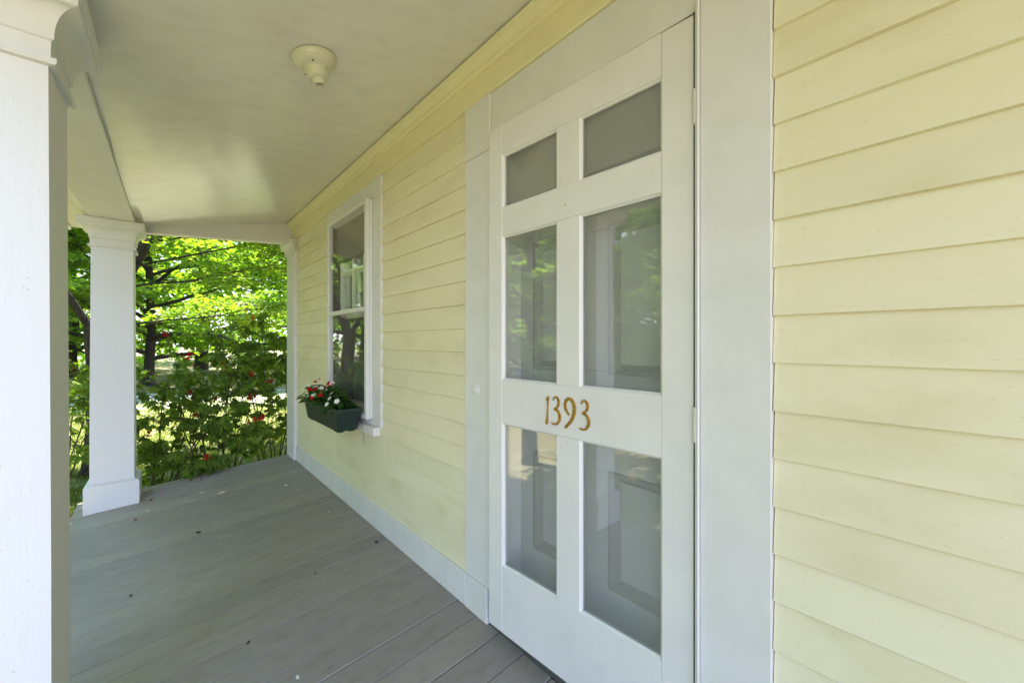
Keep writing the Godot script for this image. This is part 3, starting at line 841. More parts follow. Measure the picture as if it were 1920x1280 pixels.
# a loose spike of small red tubular flowers
func panicle(seed_: int) -> ArrayMesh:
	var r := RandomNumberGenerator.new()
	r.seed = seed_
	var st := begin()
	add_tube(st, [Vector3.ZERO, Vector3(0, 0.5, 0.03), Vector3(0, 1.0, 0.0)], [0.03, 0.025, 0.01], 4)
	for i in 22:
		var y := r.randf_range(0.15, 1.0)
		var a := r.randf_range(0, TAU)
		var out := Vector3(cos(a), r.randf_range(-0.1, 0.7), sin(a)).normalized()
		var p := Vector3(0, y, 0)
		var l := r.randf_range(0.22, 0.40) * (1.15 - 0.5 * y)
		add_tube(st, [p, p + out * l * 0.6, p + out * l + Vector3.DOWN * 0.03], [0.02, 0.055, 0.07], 4)
	return st.commit()

func oriented(at: Vector3, fwd: Vector3, up: Vector3, s: float) -> Transform3D:
	var z := -fwd.normalized()
	var x := up.cross(z)
	if x.length() < 0.01: x = Vector3.RIGHT
	x = x.normalized()
	return Transform3D(Basis(x * s, z.cross(x) * s, z * s), at)

func push(buf: PackedFloat32Array, t: Transform3D) -> void:
	var b := t.basis
	buf.append_array(PackedFloat32Array([b.x.x, b.y.x, b.z.x, t.origin.x, b.x.y, b.y.y, b.z.y, t.origin.y, b.x.z, b.y.z, b.z.z, t.origin.z]))

func scatter(called: String, mesh: Mesh, material: Material, buf: PackedFloat32Array, parent: Node) -> MultiMeshInstance3D:
	var mm := MultiMesh.new()
	mm.transform_format = MultiMesh.TRANSFORM_3D
	mm.mesh = mesh
	mm.instance_count = buf.size() / 12
	mm.buffer = buf
	var o := MultiMeshInstance3D.new()
	o.multimesh = mm
	o.material_override = material
	put(parent, o, called)
	o.set_meta("kind", "stuff")
	return o

func jitter(s: float) -> Vector3:
	return Vector3(rng.randf_range(-s, s), rng.randf_range(-s, s), rng.randf_range(-s, s))

# A tree: a trunk, limbs in tiers, side branches and flat sprays of leaves on twigs.
# limbs: [[start height 0..1 of the trunk, compass, length, rise]]
func in_porch_or_sun_gap(p: Vector3) -> bool:
	return p.z > -5.3 and p.x > -0.95 and p.y < 2.75 or p.z > -7.3 and p.z < -4.6 and p.x < -0.35 and p.x > -2.6  # the second region is a gap cut in the crowns to let sun through

func make_tree(root: Node3D, trunk: Array, radii: Array, limbs: Array, leaf: float, per_twig: int, twigs: int, branches: int, leaf_mesh: Mesh, mats: Array) -> void:
	var bark := begin()
	add_tube(bark, trunk, radii, 12, 0.10)
	part("trunk", bark.commit(), M.bark, root)
	var wood := begin()
	var bufs: Array[PackedFloat32Array] = [PackedFloat32Array(), PackedFloat32Array(), PackedFloat32Array()]
	for li in limbs.size():
		var l: Array = limbs[li]
		var start: Vector3 = l[0]
		var dir := Vector3(cos(l[1]), 0, sin(l[1]))
		var length: float = l[2]
		var rise: float = l[3]
		var r0: float = l[4]
		var pts := []
		var rad := []
		var p := start
		var heading := (dir + Vector3.UP * rise).normalized()
		var n := 9
		for i in n:
			pts.append(p)
			rad.append(lerpf(r0, r0 * 0.18, float(i) / (n - 1)))
			p += heading * length / (n - 1)
			heading = (heading + jitter(0.19) + Vector3.UP * (-0.035 if rise < 0.9 else 0.02)).normalized()
			if i > 1 and in_porch_or_sun_gap(root.position + p): break
		n = pts.size()
		var limb := begin()
		add_tube(limb, pts, rad, 8, 0.12)
		part("limb", limb.commit(), M.bark, root)
		for b in (branches if l.size() < 6 else int(branches * l[5])):
			var t := lerpf(0.18, 1.0, (b + rng.randf()) / branches)
			var f := t * (n - 1)
			var i0 := mini(int(f), n - 2)
			var bp: Vector3 = pts[i0].lerp(pts[i0 + 1], f - i0)
			var along: Vector3 = (pts[i0 + 1] - pts[i0]).normalized()
			var side := along.cross(Vector3.UP).normalized() * (1.0 if b % 2 else -1.0)
			var bd := (along * rng.randf_range(0.35, 0.9) + side * rng.randf_range(0.5, 1.0) + Vector3.UP * rng.randf_range(-0.12, 0.30)).normalized()
			var bl := length * rng.randf_range(0.22, 0.42) * (1.15 - 0.5 * t)
			var q := [bp]
			var hd := bd
			for k in 4:
				q.append(q[-1] + hd * bl / 4)
				hd = (hd + jitter(0.14) + Vector3.DOWN * 0.04).normalized()
			if in_porch_or_sun_gap(root.position + q[-1]): continue
			var br: float = maxf(0.006, r0 * 0.26 * (1.1 - t))
			add_tube(wood, q, [br, br * 0.8, br * 0.6, br * 0.45, 0.003], 5)
			var tone := rng.randi() % 3
			for w in twigs:
				var tt := lerpf(0.15, 1.05, (w + rng.randf()) / twigs) * 4.0
				var i1 := mini(int(tt), 3)
				var tp: Vector3 = q[i1].lerp(q[i1 + 1], minf(tt - i1, 1.0))
				var sd := bd.cross(Vector3.UP).normalized() * (1.0 if w % 2 else -1.0)
				var td := (bd * rng.randf_range(0.3, 1.0) + sd * rng.randf_range(0.3, 1.0) + Vector3.UP * rng.randf_range(-0.25, 0.2)).normalized()
				var tl := rng.randf_range(0.3, 0.75) * clampf(bl, 0.5, 1.6)
				if tl > 0.2: add_tube(wood, [tp, tp + td * tl * 0.5 + Vector3.DOWN * 0.01, tp + td * tl + Vector3.DOWN * 0.05], [0.005, 0.0035, 0.002], 3)
				for m in per_twig:
					var s := rng.randf()
					var lp := tp + td * tl * s + Vector3.DOWN * 0.05 * s * s + jitter(leaf * 0.75)
					var fw := (td * 0.5 + Vector3(rng.randf_range(-1, 1), rng.randf_range(-0.55, 0.12), rng.randf_range(-1, 1))).normalized()
					var up := (Vector3.UP + jitter(0.45)).normalized()
					if in_porch_or_sun_gap(root.position + lp): continue
					var which := tone if rng.randf() < 0.7 else rng.randi() % 3
					push(bufs[which], oriented(lp, fw, up, leaf * rng.randf_range(0.65, 1.25)))
	part("branches", wood.commit(), M.twig, root).set_meta("kind", "stuff")
	for k in 3:
		scatter("foliage", leaf_mesh, mats[k], bufs[k], root)

func tiers(base: Vector3, top: float, count: int, length: float, seed_: int, low := 0.28, r := 0.07) -> Array:
	var g := RandomNumberGenerator.new()
	g.seed = seed_
	var out := []
	for i in count:
		var t := lerpf(low, 1.0, float(i) / count)
		var a := i * 2.399 + g.randf_range(-0.4, 0.4)
		var l := length * (1.12 - 0.62 * t) * g.randf_range(0.8, 1.15)
		out.append([base + Vector3.UP * top * t, a, l, lerpf(0.12, 0.9, t) + g.randf_range(-0.1, 0.15), r * (1.15 - 0.7 * t)])
	return out

func build_trees() -> void:
	var ml := maple_leaf()
	# the forked maple by the corner of the porch
	var t := thing("maple_tree", "forked dark maple trunk just beyond the far porch post", "tree", Vector3(-0.60, GROUND, -7.5))
	rng.seed = 11
	var tr := [Vector3(0, -0.1, 0), Vector3(0.01, 0.12, 0), Vector3(0.03, 0.7, 0.02), Vector3(0.02, 1.4, 0.0), Vector3(-0.02, 2.0, 0.03)]
	var fork := Vector3(-0.02, 1.85, 0.02)
	var limbs := []
	# two main leaders, then spreading limbs; the high ones added to shade the porch end
	limbs.append_array([[fork, 2.75, 4.6, 2.0, 0.045, 0.0], [fork, -0.55, 5.2, 2.4, 0.085, 1.0]])  # first leader left bare so sun reaches the ground beside the porch
	for L in [[1.85, -0.55, 3.4, 0.34], [2.4, 0.12, 3.4, 0.36], [2.7, -0.15, 4.4, 0.42], [2.7, 1.0, 2.7, 0.62], [3.0, 0.1, 4.2, 0.50], [3.0, 0.78, 2.9, 0.55], [2.9, 0.42, 3.4, 0.5], [3.3, 0.75, 3.1, 0.62], [3.4, 0.3, 4.0, 0.5], [3.6, -0.35, 4.2, 0.6], [3.9, 1.25, 2.4, 0.75], [4.1, -0.2, 3.8, 0.6], [4.3, 0.5, 3.2, 0.75], [4.6, -1.3, 2.2, 0.7], [4.9, 0.15, 3.2, 0.8], [5.0, -0.8, 2.4, 0.8]]:
		var hgt: float = L[0]
		var lean := Vector3(cos(L[1]), 0, sin(L[1])) * clampf((hgt - 1.9) * 0.22, 0.0, 0.5)
		limbs.append([Vector3(0, hgt, 0) + lean, L[1], L[2], L[3], 0.017])
	make_tree(t, tr, [0.20, 0.15, 0.12, 0.115, 0.10], limbs, 0.062, 24, 11, 12, ml, M.maple)

	# a young maple added close to the porch to shade the front yard
	rng.seed = 14
	var y := thing("young_maple", "added young leafy maple shading the front yard left of the near porch post", "tree", Vector3(-2.1, GROUND, -3.9), "young maples in the front yard")
	make_tree(y, [Vector3(0, -0.1, 0), Vector3(0.02, 0.7, 0), Vector3(-0.03, 2.0, 0.02), Vector3(0.0, 4.0, 0), Vector3(0, 6.4, 0)], [0.13, 0.10, 0.085, 0.06, 0.02], tiers(Vector3.ZERO, 6.6, 26, 2.35, 9, 0.2, 0.03), 0.072, 17, 7, 8, ml, M.maple)

	# two kinds of yard tree, then copies of them further off
	rng.seed = 21
	var a := thing("yard_tree", "bushy green tree across the lawn with twin grey trunks", "tree", Vector3(-0.3, GROUND, -21.0), "trees round the lawn")
	make_tree(a, [Vector3(0, -0.1, 0), Vector3(0.05, 0.8, 0), Vector3(0.12, 2.2, 0.05), Vector3(0.05, 4.5, 0), Vector3(0, 7.0, 0)], [0.22, 0.16, 0.14, 0.11, 0.05], tiers(Vector3.ZERO, 7.5, 26, 5.0, 5, 0.14, 0.09), 0.155, 12, 7, 8, ml, M.maple)
	rng.seed = 22
	var b := thing("shade_tree", "tall shade tree with pale green crown at the lawn's edge", "tree", Vector3(7.0, GROUND, -20.0), "trees round the lawn")
	make_tree(b, [Vector3(0, -0.1, 0), Vector3(-0.05, 1.0, 0), Vector3(-0.15, 2.6, 0.1), Vector3(-0.1, 5.0, 0.1), Vector3(0, 8.5, 0)], [0.33, 0.26, 0.23, 0.18, 0.07], tiers(Vector3.ZERO, 9.5, 28, 5.4, 6, 0.16, 0.09), 0.16, 12, 7, 8, ml, [M.maple[2], M.maple[0], M.maple[1]])
	var spots := [
		[a, -3.2, -29.0, 1.0, 1.25, "dark bushy tree far behind the lawn, seen between near and far post"],
		[b, 2.0, -31.0, 2.1, 1.2, "far tree with high crown standing straight behind the red flowering shrubs"],
		[a, 6.8, -25.0, 3.3, 1.3, "leafy tree behind the corner of the house, right of the shrubs"],
		[b, -8.5, -27.0, 0.6, 1.3, "tree at the left end of the far lawn beside the drive"],
		[a, 8.5, -12.5, 4.2, 1.0, "near tree standing behind the house corner"],
		[a, -7.5, -9.0, 5.0, 0.9, "front yard tree mirrored in the left panes of the storm door"],
		[b, -10.5, -15.5, 1.5, 1.1, "front yard tree mirrored in the upper window pane"],
		[b, -12.0, -5.5, 3.6, 1.0, "front yard tree mirrored in the right panes of the storm door"],
		[a, -15.0, -21.0, 2.6, 1.3, "big tree beyond the drive mirrored in the window"],
		[b, -18.0, -11.0, 5.6, 1.25, "wide tree beyond the drive mirrored in the door"],
		[a, -5.6, -6.6, 1.1, 0.52, "small low tree in the front yard mirrored in the door's left middle pane"],
		[b, -6.4, -3.6, 2.9, 0.45, "small round tree in the front yard mirrored in the door's right middle pane"],
		[b, -10.5, -2.0, 0.9, 1.1, "wide shade tree standing straight out in front of the storm door"],
		[b, -8.8, -11.5, 4.0, 1.2, "tall front yard tree between the low tree and the drive"],
		[a, -19.0, 1.0, 0.2, 1.2, "wide tree across the road opposite the porch"]]
	for q in [[-1.6, -20.5, 0.4, 1.6, "young leafy maple across the lawn, its trunk hidden by the far porch post"], [7.2, -17.5, 2.0, 1.5, "young leafy maple across the lawn, nearest to the corner of the house"], [-2.9, -19.0, 5.1, 1.7, "young leafy maple across the lawn, seen between the two porch posts"], [-4.7, -2.7, 1.3, 1.0, "young leafy maple added to shade the lawn mirrored in the right middle pane of the storm door"], [-5.3, 0.6, 3.9, 1.1, "young leafy maple added to shade the lawn mirrored in the right lower pane of the storm door"]]:  # the last two are added to shade the front lawn
		var c: Node3D = y.duplicate()
		c.name = numbered(self, "young_maple")
		add_child(c, true)
		c.position = Vector3(q[0], GROUND, q[1])
		c.rotation.y = q[2]
		c.scale = Vector3.ONE * q[3]
		c.set_meta("label", q[4])
	for s in spots:
		var c: Node3D = s[0].duplicate()
		c.name = numbered(self, "yard_tree" if s[0] == a else "shade_tree")
		add_child(c, true)
		c.position = Vector3(s[1], GROUND, s[2])
		c.rotation.y = s[3]
		c.scale = Vector3.ONE * s[4]
		c.set_meta("label", s[5])

	# the wood beyond the lawn reads as one mass
	rng.seed = 31
	var bufs: Array[PackedFloat32Array] = [PackedFloat32Array(), PackedFloat32Array(), PackedFloat32Array()]
	for i in 2600:
		var ang := rng.randf_range(-PI * 0.98, -PI * 0.12)
		var dist := rng.randf_range(38.0, 52.0)
		var c := Vector3(cos(ang) * dist, GROUND + pow(rng.randf(), 0.8) * 13.0, sin(ang) * dist)
		var k := rng.randi() % 3
		var rad := rng.randf_range(0.8, 2.0)
		for j in 26:
			var d := jitter(1.0).normalized() * rad * pow(rng.randf(), 0.35)
			push(bufs[k if rng.randf() < 0.75 else rng.randi() % 3], oriented(c + d * Vector3(1, 0.6, 1), jitter(1.0) + Vector3.DOWN * 0.3, Vector3.UP + jitter(0.7), rng.randf_range(0.3, 0.55)))
	var wood := Node3D.new()
	put(self, wood, "woodland")
	tag(wood, "dense green wood closing the view beyond the lawn", "woodland", "", "stuff")
	for k in 3: scatter("foliage", ml, M.maple[k], bufs[k], wood)

func build_shrub(label: String, at: Vector3, reach: Vector3, height: float, stems: int, leaves: int, flowers: int, size: float, seed_: int, lean := Vector3.ZERO, over := []) -> void:
	rng.seed = seed_
	var s := thing("flowering_shrub", label, "shrub", at, "shrubs at the end of the porch")
	var shapes := [palmate_leaf(seed_ + 1), palmate_leaf(seed_ + 2), palmate_leaf(seed_ + 3)]
	var tips := []      # [point, direction, height share]
	var near := []
	for k in stems:
		var a := TAU * (k + rng.randf_range(-0.3, 0.3)) / stems
		var out := Vector3(cos(a) * reach.x, 0, sin(a) * reach.z) * rng.randf_range(0.45, 1.0) + lean * rng.randf()
		var h := height * rng.randf_range(0.72, 1.05)
		var p0 := Vector3(cos(a) * 0.08, -0.03, sin(a) * 0.08)
		var pts := []
		for i in 8:
			var t := i / 7.0
			pts.append(p0 + out * pow(t, 0.95) + Vector3.UP * h * sin(t * PI * 0.5) + jitter(0.02) * (1.0 if i else 0.0))
		var st := begin()
		var rad := []
		for i in 8: rad.append(lerpf(0.008, 0.0025, i / 7.0))
		add_tube(st, pts, rad, 6, 0.1)
		part("stem", st.commit(), M.twig, s)
		var tw := begin()
		for b in 9:
			var t := rng.randf_range(0.14, 1.0)
			var f := t * 7.0
			var i0 := mini(int(f), 6)
			var bp: Vector3 = pts[i0].lerp(pts[i0 + 1], f - i0)
			var d := (Vector3(rng.randf_range(-1, 1), rng.randf_range(0.0, 0.75), rng.randf_range(-1, 1)) + out * 0.4).normalized()
			var l := rng.randf_range(0.15, 0.42)
			var mid := bp + d * l * 0.55 + Vector3.UP * 0.01
			var e := bp + d * l + Vector3.DOWN * 0.03
			add_tube(tw, [bp, mid, e], [0.004, 0.003, 0.002], 4)
			tips.append([bp, e, t])
		part("twigs", tw.commit(), M.twig, s).set_meta("kind", "stuff")
	# low sprays that lean out over the porch edge
	for q in over:
		var e: Vector3 = q - at
		var p0 := Vector3(e.x * 0.3, 0.15, e.z * 0.3)
		var st := begin()
		add_tube(st, [p0, p0.lerp(e, 0.5) + Vector3.UP * 0.12, e + Vector3.UP * 0.01], [0.006, 0.004, 0.002], 5)
		part("stem", st.commit(), M.twig, s)
		for k in 16: tips.append([p0.lerp(e, 0.75) + Vector3.UP * 0.08, e + Vector3(rng.randf_range(-0.09, 0.09), rng.randf_range(0.02, 0.09), rng.randf_range(-0.05, 0.03)), 1.0])
	var bufs: Array[PackedFloat32Array] = [PackedFloat32Array(), PackedFloat32Array(), PackedFloat32Array()]
	var made := []
	for i in leaves:
		var tip: Array = tips[rng.randi() % tips.size()]
		# more leaves near the top than low down
		if rng.randf() > 0.55 + 0.45 * smoothstep(0.25, 0.7, tip[1].y / height): continue
		var p: Vector3 = tip[0].lerp(tip[1], rng.randf_range(0.2, 1.0)) + jitter(0.035)
		var out := Vector3(tip[1].x, 0, tip[1].z).normalized()
		var fw := (out * 0.6 + Vector3(rng.randf_range(-1, 1), rng.randf_range(-0.75, 0.15), rng.randf_range(-1, 1))).normalized()
		var up := (Vector3.UP + jitter(0.55)).normalized()
		made.append([p.z, oriented(p, fw, up, size * rng.randf_range(0.7, 1.2)), rng.randi() % 3, rng.randi() % 3])
	made.sort_custom(func(u, v): return u[0] > v[0])      # the leaves nearest the porch come first
	for i in made.size():
		var m: Array = made[i]
		if i < 130: part("leaf", shapes[m[2]], M.shrub[m[3]], s, m[1])
		else: push(bufs[m[3]], m[1])
	for k in 3:
		if bufs[k].size(): scatter("foliage", shapes[k], M.shrub[k], bufs[k], s)
	var pan := [panicle(seed_ + 5), panicle(seed_ + 6)]
	var high := tips.filter(func(q): return q[1].y > height * 0.55)
	for i in flowers:
		var tip: Array = high[rng.randi() % high.size()] if i % 6 else tips[rng.randi() % tips.size()]
		var d: Vector3 = (Vector3.UP + jitter(0.5) + (tip[1] - tip[0]).normalized() * 0.5).normalized()
		var z: Vector3 = d.cross(Vector3.RIGHT).normalized()
		var sz := rng.randf_range(0.05, 0.09)
		part("flower_cluster", pan[i % 2], M.red if i % 3 else M.red_b, s, Transform3D(Basis(d.cross(z) * sz, d * sz, z * sz), tip[1] + Vector3.UP * 0.02))

func build_shrubs() -> void:
	build_shrub("red flowering shrub on the left of the far porch post", Vector3(-0.85, GROUND, -6.1), Vector3(0.55, 0, 0.6), 1.45, 9, 420, 12, 0.080, 41)
	build_shrub("red flowering shrub spilling over the porch edge right of the far post", Vector3(-0.08, GROUND, -5.35), Vector3(0.85, 0, 0.6), 1.55, 9, 1350, 24, 0.078, 42, Vector3(0.1, 0, 0.25), [Vector3(0.30, 0.02, -4.66), Vector3(0.42, 0.03, -4.64), Vector3(0.12, 0.10, -4.76), Vector3(0.0, 0.22, -4.80)])
	build_shrub("red flowering shrub in the middle of the open porch end", Vector3(0.50, GROUND, -5.55), Vector3(0.85, 0, 0.65), 1.55, 9, 1250, 12, 0.074, 43, Vector3.ZERO, [Vector3(0.62, 0.16, -4.82), Vector3(0.75, 0.26, -4.86), Vector3(0.45, 0.35, -4.85)])
	build_shrub("taller dark green shrub against the corner of the house", Vector3(1.10, GROUND, -5.75), Vector3(0.7, 0, 0.7), 1.85, 9, 1600, 3, 0.07, 44)

func build_planter() -> void:
	var c := Vector3(0.905, 0.69, -2.925)
	var p := thing("window_box", "dark green plastic window box hung under the porch window", "planter", Vector3(c.x, 0.615, c.z))
	# tub: open, flaring walls with a rim and scalloped feet
	var st := begin()
	var hx := 0.083
	var hz := 0.37
	var lo := [hx - 0.022, hz - 0.040, 0.010]
	var hi := [hx - 0.006, hz - 0.012, 0.128]
	var ring := func(q: Array) -> Array:
		return [Vector3(-q[0], q[2], -q[1]), Vector3(q[0], q[2], -q[1]), Vector3(q[0], q[2], q[1]), Vector3(-q[0], q[2], q[1])]
	var rings := [ring.call(lo), ring.call([lo[0] + 0.003, lo[1] + 0.004, 0.03]), ring.call(hi), ring.call([hx - 0.004, hz - 0.010, 0.130]), ring.call([hx, hz, 0.133]), ring.call([hx, hz, 0.152]), ring.call([hx - 0.003, hz - 0.003, 0.155]), ring.call([hx - 0.014, hz - 0.014, 0.155]), ring.call([hx - 0.016, hz - 0.018, 0.115])]
	for i in rings.size() - 1:
		for k in 4:
			var n: int = (k + 1) % 4
			var m: Vector3 = (rings[i][k] + rings[i][n]) / 2
			var out := Vector3(m.x if k % 2 else 0.0, 0, 0 if k % 2 else m.z)
			if i == 7: out = -out
			if i == 6: out = Vector3.UP
			face(st, [rings[i][k], rings[i][n], rings[i + 1][n], rings[i + 1][k]], out.normalized() + Vector3.UP * (0.5 if i in [5] else -0.2 if i in [2, 3] else 0.0))
	face(st, rings[0], Vector3.DOWN)
	part("tub", st.commit(), M.box_green, p)
	var ft := begin()
	for s in [[-1, -1], [1, -1], [-1, 1], [1, 1]]:
		add_box(ft, Vector3(s[0] * 0.035 - 0.02, 0.0, s[1] * 0.28 - 0.035), Vector3(s[0] * 0.035 + 0.02, 0.0105, s[1] * 0.28 + 0.035), 0.004)
	part("foot", ft.commit(), M.box_green, p)
	part("soil", box(Vector3(-hx + 0.0165, 0.10, -hz + 0.0185), Vector3(hx - 0.0165, 0.118, hz - 0.0185), 0.0), M.soil, p)
	for z in [0.33, -0.18]:
		var b := begin()
		add_tube(b, [Vector3(hx + 0.02, 0.06, z), Vector3(hx + 0.018, -0.02, z), Vector3(hx + 0.022, -0.075, z), Vector3(hx + 0.016, -0.11, z)], [0.003, 0.003, 0.003, 0.001], 6)
		add_box(b, Vector3(hx + 0.001, 0.135, z - 0.01), Vector3(hx + 0.04, 0.139, z + 0.01), 0.001)
		part("bracket", b.commit(), M.steel, p)
	# impatiens, one plant after another along the box
	var leaf := oval_leaf(0.30)
	var bl := [blossom(5, 0.3), blossom(5, 0.6)]
	var top := 0.615 + 0.118
	# [z along the box, spread, height, leaves, red blossoms, white blossoms, label]
	var plants := [
		[-0.30, 0.11, 0.13, 46, 0, 6, "white impatiens trailing over the far end of the window box"],
		[-0.17, 0.10, 0.16, 60, 7, 3, "red impatiens with open blossoms left of the middle of the window box"],
		[-0.02, 0.11, 0.14, 60, 1, 4, "leafy white impatiens in the middle of the window box"],
		[0.11, 0.11, 0.16, 64, 6, 3, "red impatiens with a tall bloom against the window pane"],
		[0.24, 0.10, 0.10, 52, 0, 3, "low impatiens at the near end of the window box with few white blossoms"]]
	rng.seed = 77
	for q in plants:
		var pl := thing("impatiens_plant", q[6], "flower", Vector3(c.x, top, c.z + q[0]), "impatiens in the window box")
		var stems := begin()
		for k in 9:
			var a := rng.randf_range(0, TAU)
			var e := Vector3(cos(a) * q[1] * 0.7, q[2] * rng.randf_range(0.5, 0.95), sin(a) * q[1])
			add_tube(stems, [Vector3.ZERO, e * 0.5 + Vector3.UP * 0.012, e], [0.003, 0.0025, 0.002], 5)
		part("stems", stems.commit(), M.pot_leaf[1], pl)
		for k in q[3]:
			var a := rng.randf_range(0, TAU)
			var r := sqrt(rng.randf())
			var h: float = q[2] * (1.0 - 0.75 * r * r) * rng.randf_range(0.55, 1.0)
			var pos := Vector3(cos(a) * r * q[1] * 0.8 - 0.02, h + (0.01 if r < 0.7 else -0.005), sin(a) * r * q[1])
			if c.x + pos.x > WALL - 0.05: pos.x = WALL - 0.05 - c.x
			var fw := (Vector3(cos(a), rng.randf_range(-0.7, 0.25), sin(a)) + jitter(0.4)).normalized()
			part("leaf", leaf, M.pot_leaf[0 if rng.randf() < 0.6 else 1], pl, oriented(pos, fw, (Vector3.UP + jitter(0.5)).normalized(), rng.randf_range(0.038, 0.06)))
		for kind in [0, 1]:
			for k in q[4 + kind]:
				var a := rng.randf_range(PI * 0.55, PI * 1.45)
				var r := sqrt(rng.randf())
				var h: float = q[2] * (1.05 - 0.65 * r * r)
				var pos := Vector3(cos(a) * r * q[1] * 0.85 - 0.02, h + 0.015, sin(a) * r * q[1] * 1.05)
				var nrm := (Vector3(-0.7, 0.75, 0.35) + jitter(0.45)).normalized()
				var x := nrm.cross(Vector3.BACK).normalized()
				var sz := rng.randf_range(0.013, 0.019)
				part("blossom", bl[k % 2], M.red if kind == 0 else M.white_petal, pl, Transform3D(Basis(x * sz, nrm * sz, x.cross(nrm) * sz), pos))

# ------------------------------------------------------------------ litter on the floor
func build_litter() -> void:
	var flake := func(r: float, seed_: int, curl: float) -> ArrayMesh:
		var g := RandomNumberGenerator.new()
		g.seed = seed_
		var st := begin()
		var ring := []
		for k in 7:
			var t := TAU * k / 7.0
			ring.append(Vector3(cos(t) * r * g.randf_range(0.5, 1.1), curl * r * g.randf_range(0.2, 1.0) + 0.0012, sin(t) * r * 0.55 * g.randf_range(0.6, 1.1)))
		for k in 7:
			var n := Vector3.UP
			tri(st, Vector3(0, 0.0012, 0), ring[k], ring[(k + 1) % 7], n, n, n)
			var dn := Vector3.DOWN
			tri(st, Vector3(0, 0.0003, 0), ring[k] - Vector3(0, 0.0009, 0), ring[(k + 1) % 7] - Vector3(0, 0.0009, 0), dn, dn, dn)
		return st.commit()
	var rest := [
		["fallen_petal", "red petal fallen in front of the far post's base", "petal", "red petals fallen on the porch floor", M.red_b, 0.016, 0.5, -0.12, -3.90],
		["fallen_petal", "red petal lying just right of the far post's base", "petal", "red petals fallen on the porch floor", M.red, 0.018, 0.5, -0.04, -4.28],
		["fallen_petal", "red petal near the porch edge behind the far post's base", "petal", "red petals fallen on the porch floor", M.red, 0.015, 0.5, 0.02, -4.47],
		["fallen_petal", "red petal beside the shrub leaves that lie on the floor", "petal", "red petals fallen on the porch floor", M.red_b, 0.016, 0.5, 0.22, -4.58],
		["fallen_petal", "red petal nearest the overhanging leaves at the porch edge", "petal", "red petals fallen on the porch floor", M.red, 0.014, 0.5, 0.29, -4.55],
		["white_flake", "white petal lying in the middle of the grey floor boards", "petal", "white petals on the porch floor", M.white_petal, 0.013, 0.25, 0.385, -1.62],
		["white_flake", "longer white petal near the baseboard at the far end of the floor", "petal", "white petals on the porch floor", M.white_petal, 0.026, 0.3, 0.80, -3.75],
		["white_flake", "tiny white petal close to the baseboard under the window box", "petal", "white petals on the porch floor", M.white_petal, 0.010, 0.25, 0.90, -2.95],
		["white_flake", "small white petal by the corner pilaster", "petal", "white petals on the porch floor", M.white_petal, 0.012, 0.25, 0.93, -4.05],
		["dry_leaf", "curled dry leaf lying beside the baseboard", "dry leaf", "dry leaf scraps on the porch floor", M.soil, 0.016, 0.6, 0.97, -2.30],
		["dry_leaf", "dark leaf scrap in the middle of the far floor boards", "dry leaf", "dry leaf scraps on the porch floor", M.soil, 0.020, 0.5, 0.20, -3.30],
		["dry_leaf", "dark leaf scrap near the edge of the floor beside the near post", "dry leaf", "dry leaf scraps on the porch floor", M.soil, 0.014, 0.5, -0.10, -2.75],
		["dry_leaf", "small dark scrap on the boards between the white petal and the wall", "dry leaf", "dry leaf scraps on the porch floor", M.soil, 0.010, 0.5, 0.62, -2.25],
		["dry_leaf", "dark scrap on the boards left of the white petal", "dry leaf", "dry leaf scraps on the porch floor", M.soil, 0.012, 0.4, 0.28, -1.95]]
	rng.seed = 5
	for i in rest.size():
		var r: Array = rest[i]
		var o := part(r[0], flake.call(r[5], 300 + i, r[6]), r[4], self)
		tag(o, r[1], r[2], r[3], "thing")
		o.transform = Transform3D(Basis(Vector3.BACK, atan(PITCH)) * Basis(Vector3.UP, rng.randf_range(0, TAU)), Vector3(r[7], floor_y(r[7]) + 0.0018, r[8]))

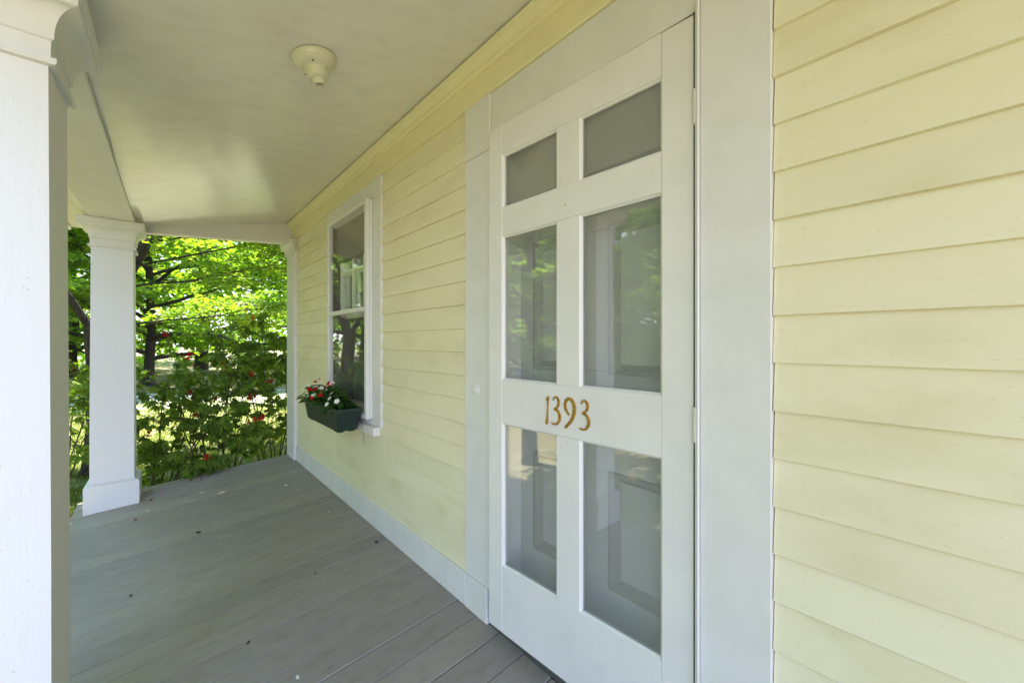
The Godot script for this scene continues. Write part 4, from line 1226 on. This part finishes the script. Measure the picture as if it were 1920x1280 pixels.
# ------------------------------------------------------------------ the garden
func build_ground() -> void:
	var st := begin()
	face(st, [Vector3(-150, GROUND, -150), Vector3(150, GROUND, -150), Vector3(150, GROUND, 150), Vector3(-150, GROUND, 150)], Vector3.UP)
	setting("lawn", st.commit(), M.lawn)
	var d := begin()
	var line := [Vector2(-26, -14), Vector2(-14, -16.2), Vector2(-7, -16.8), Vector2(-2, -16.4), Vector2(2, -15.0), Vector2(5, -13.0), Vector2(10, -11.0), Vector2(22, -10.0)]
	for i in line.size() - 1:
		var q := []
		for e in [[i, -1.0], [i, 1.0], [i + 1, 1.0], [i + 1, -1.0]]:
			var j: int = e[0]
			var dir: Vector2 = (line[mini(j + 1, line.size() - 1)] - line[maxi(j - 1, 0)]).normalized()
			var p: Vector2 = line[j] + Vector2(-dir.y, dir.x) * 1.9 * e[1]
			q.append(Vector3(p.x, GROUND + 0.006, p.y))
		face(d, q, Vector3.UP)
	setting("driveway", d.commit(), M.drive)
	# blades on the near lawn
	rng.seed = 3
	var bl := begin()
	for k in 5:
		var a := TAU * k / 5.0
		var o := Vector3(cos(a), 0, sin(a)) * 0.3
		var s := Vector3(-sin(a), 0, cos(a)) * 0.07
		var tip := o * 2.2 + Vector3.UP * (0.8 + 0.2 * (k % 2))
		var n := (o.normalized() + Vector3.UP * 0.6).normalized()
		tri(bl, o - s, o + s, tip, n, n, n)
	var blade := bl.commit()
	var buf := PackedFloat32Array()
	for i in 30000:
		var z := -4.9 - 11.0 * pow(rng.randf(), 1.3)
		var x := rng.randf_range(-0.28, 0.34) * absf(z) + rng.randf_range(-0.6, 0.6)
		push(buf, Transform3D(Basis(Vector3.UP, rng.randf_range(0, TAU)).scaled(Vector3.ONE * rng.randf_range(0.035, 0.075)), Vector3(x, GROUND, z)))
	var g := scatter("grass", blade, M.blade, buf, self)
	tag(g, "short sunlit grass blades on the lawn beyond the porch", "grass", "", "stuff")

func _ready() -> void:
	# camera: eye 1.2 m above the floor, level, turned towards the wall
	var cam := Camera3D.new()
	cam.name = "camera"
	add_child(cam)
	cam.position = Vector3(0, 1.195, 0)
	cam.rotation.y = -deg_to_rad(41.75)
	cam.fov = 81.33
	cam.near = 0.02
	cam.far = 400.0
	cam.current = true
	# sky and exposure
	var env := Environment.new()
	env.background_mode = Environment.BG_SKY
	var sky := Sky.new()
	var sm := ProceduralSkyMaterial.new()
	sm.sky_top_color = Color(0.46, 0.575, 0.80)
	sm.sky_horizon_color = Color(0.87, 0.875, 0.92)
	sm.sky_curve = 0.18
	sm.sky_energy_multiplier = 1.05
	sm.ground_bottom_color = Color(0.20, 0.24, 0.12)
	sm.ground_horizon_color = Color(0.5, 0.55, 0.45)
	sky.sky_material = sm
	env.sky = sky
	env.tonemap_mode = Environment.TONE_MAPPER_LINEAR
	env.tonemap_exposure = 6.2
	env.sdfgi_enabled = true
	env.ssao_enabled = true
	env.ssil_enabled = true
	var we := WorldEnvironment.new()
	we.name = "world_environment"
	we.environment = env
	add_child(we)
	var sun := DirectionalLight3D.new()
	sun.name = "sun"
	sun.light_energy = 1.6
	sun.light_color = Color(1.0, 0.96, 0.90)
	sun.light_angular_distance = 0.5
	sun.shadow_enabled = true
	add_child(sun)
	sun.look_at_from_position(Vector3(0.12, 1.2, -0.54), Vector3.ZERO, Vector3.UP)

	rng.seed = 1
	make_materials()
	build_ground()
	build_floor()
	build_wall()
	build_ceiling()
	build_beams()
	build_post(-1.58, "near white square porch post cut by the left edge of the view")
	build_post(-4.345, "far white square corner post at the end of the porch")
	build_doorway()
	build_inner_door()
	build_storm_door()
	build_window()
	build_trees()
	build_shrubs()
	build_planter()
	build_ceiling_light()
	build_doorbell()
	build_litter()
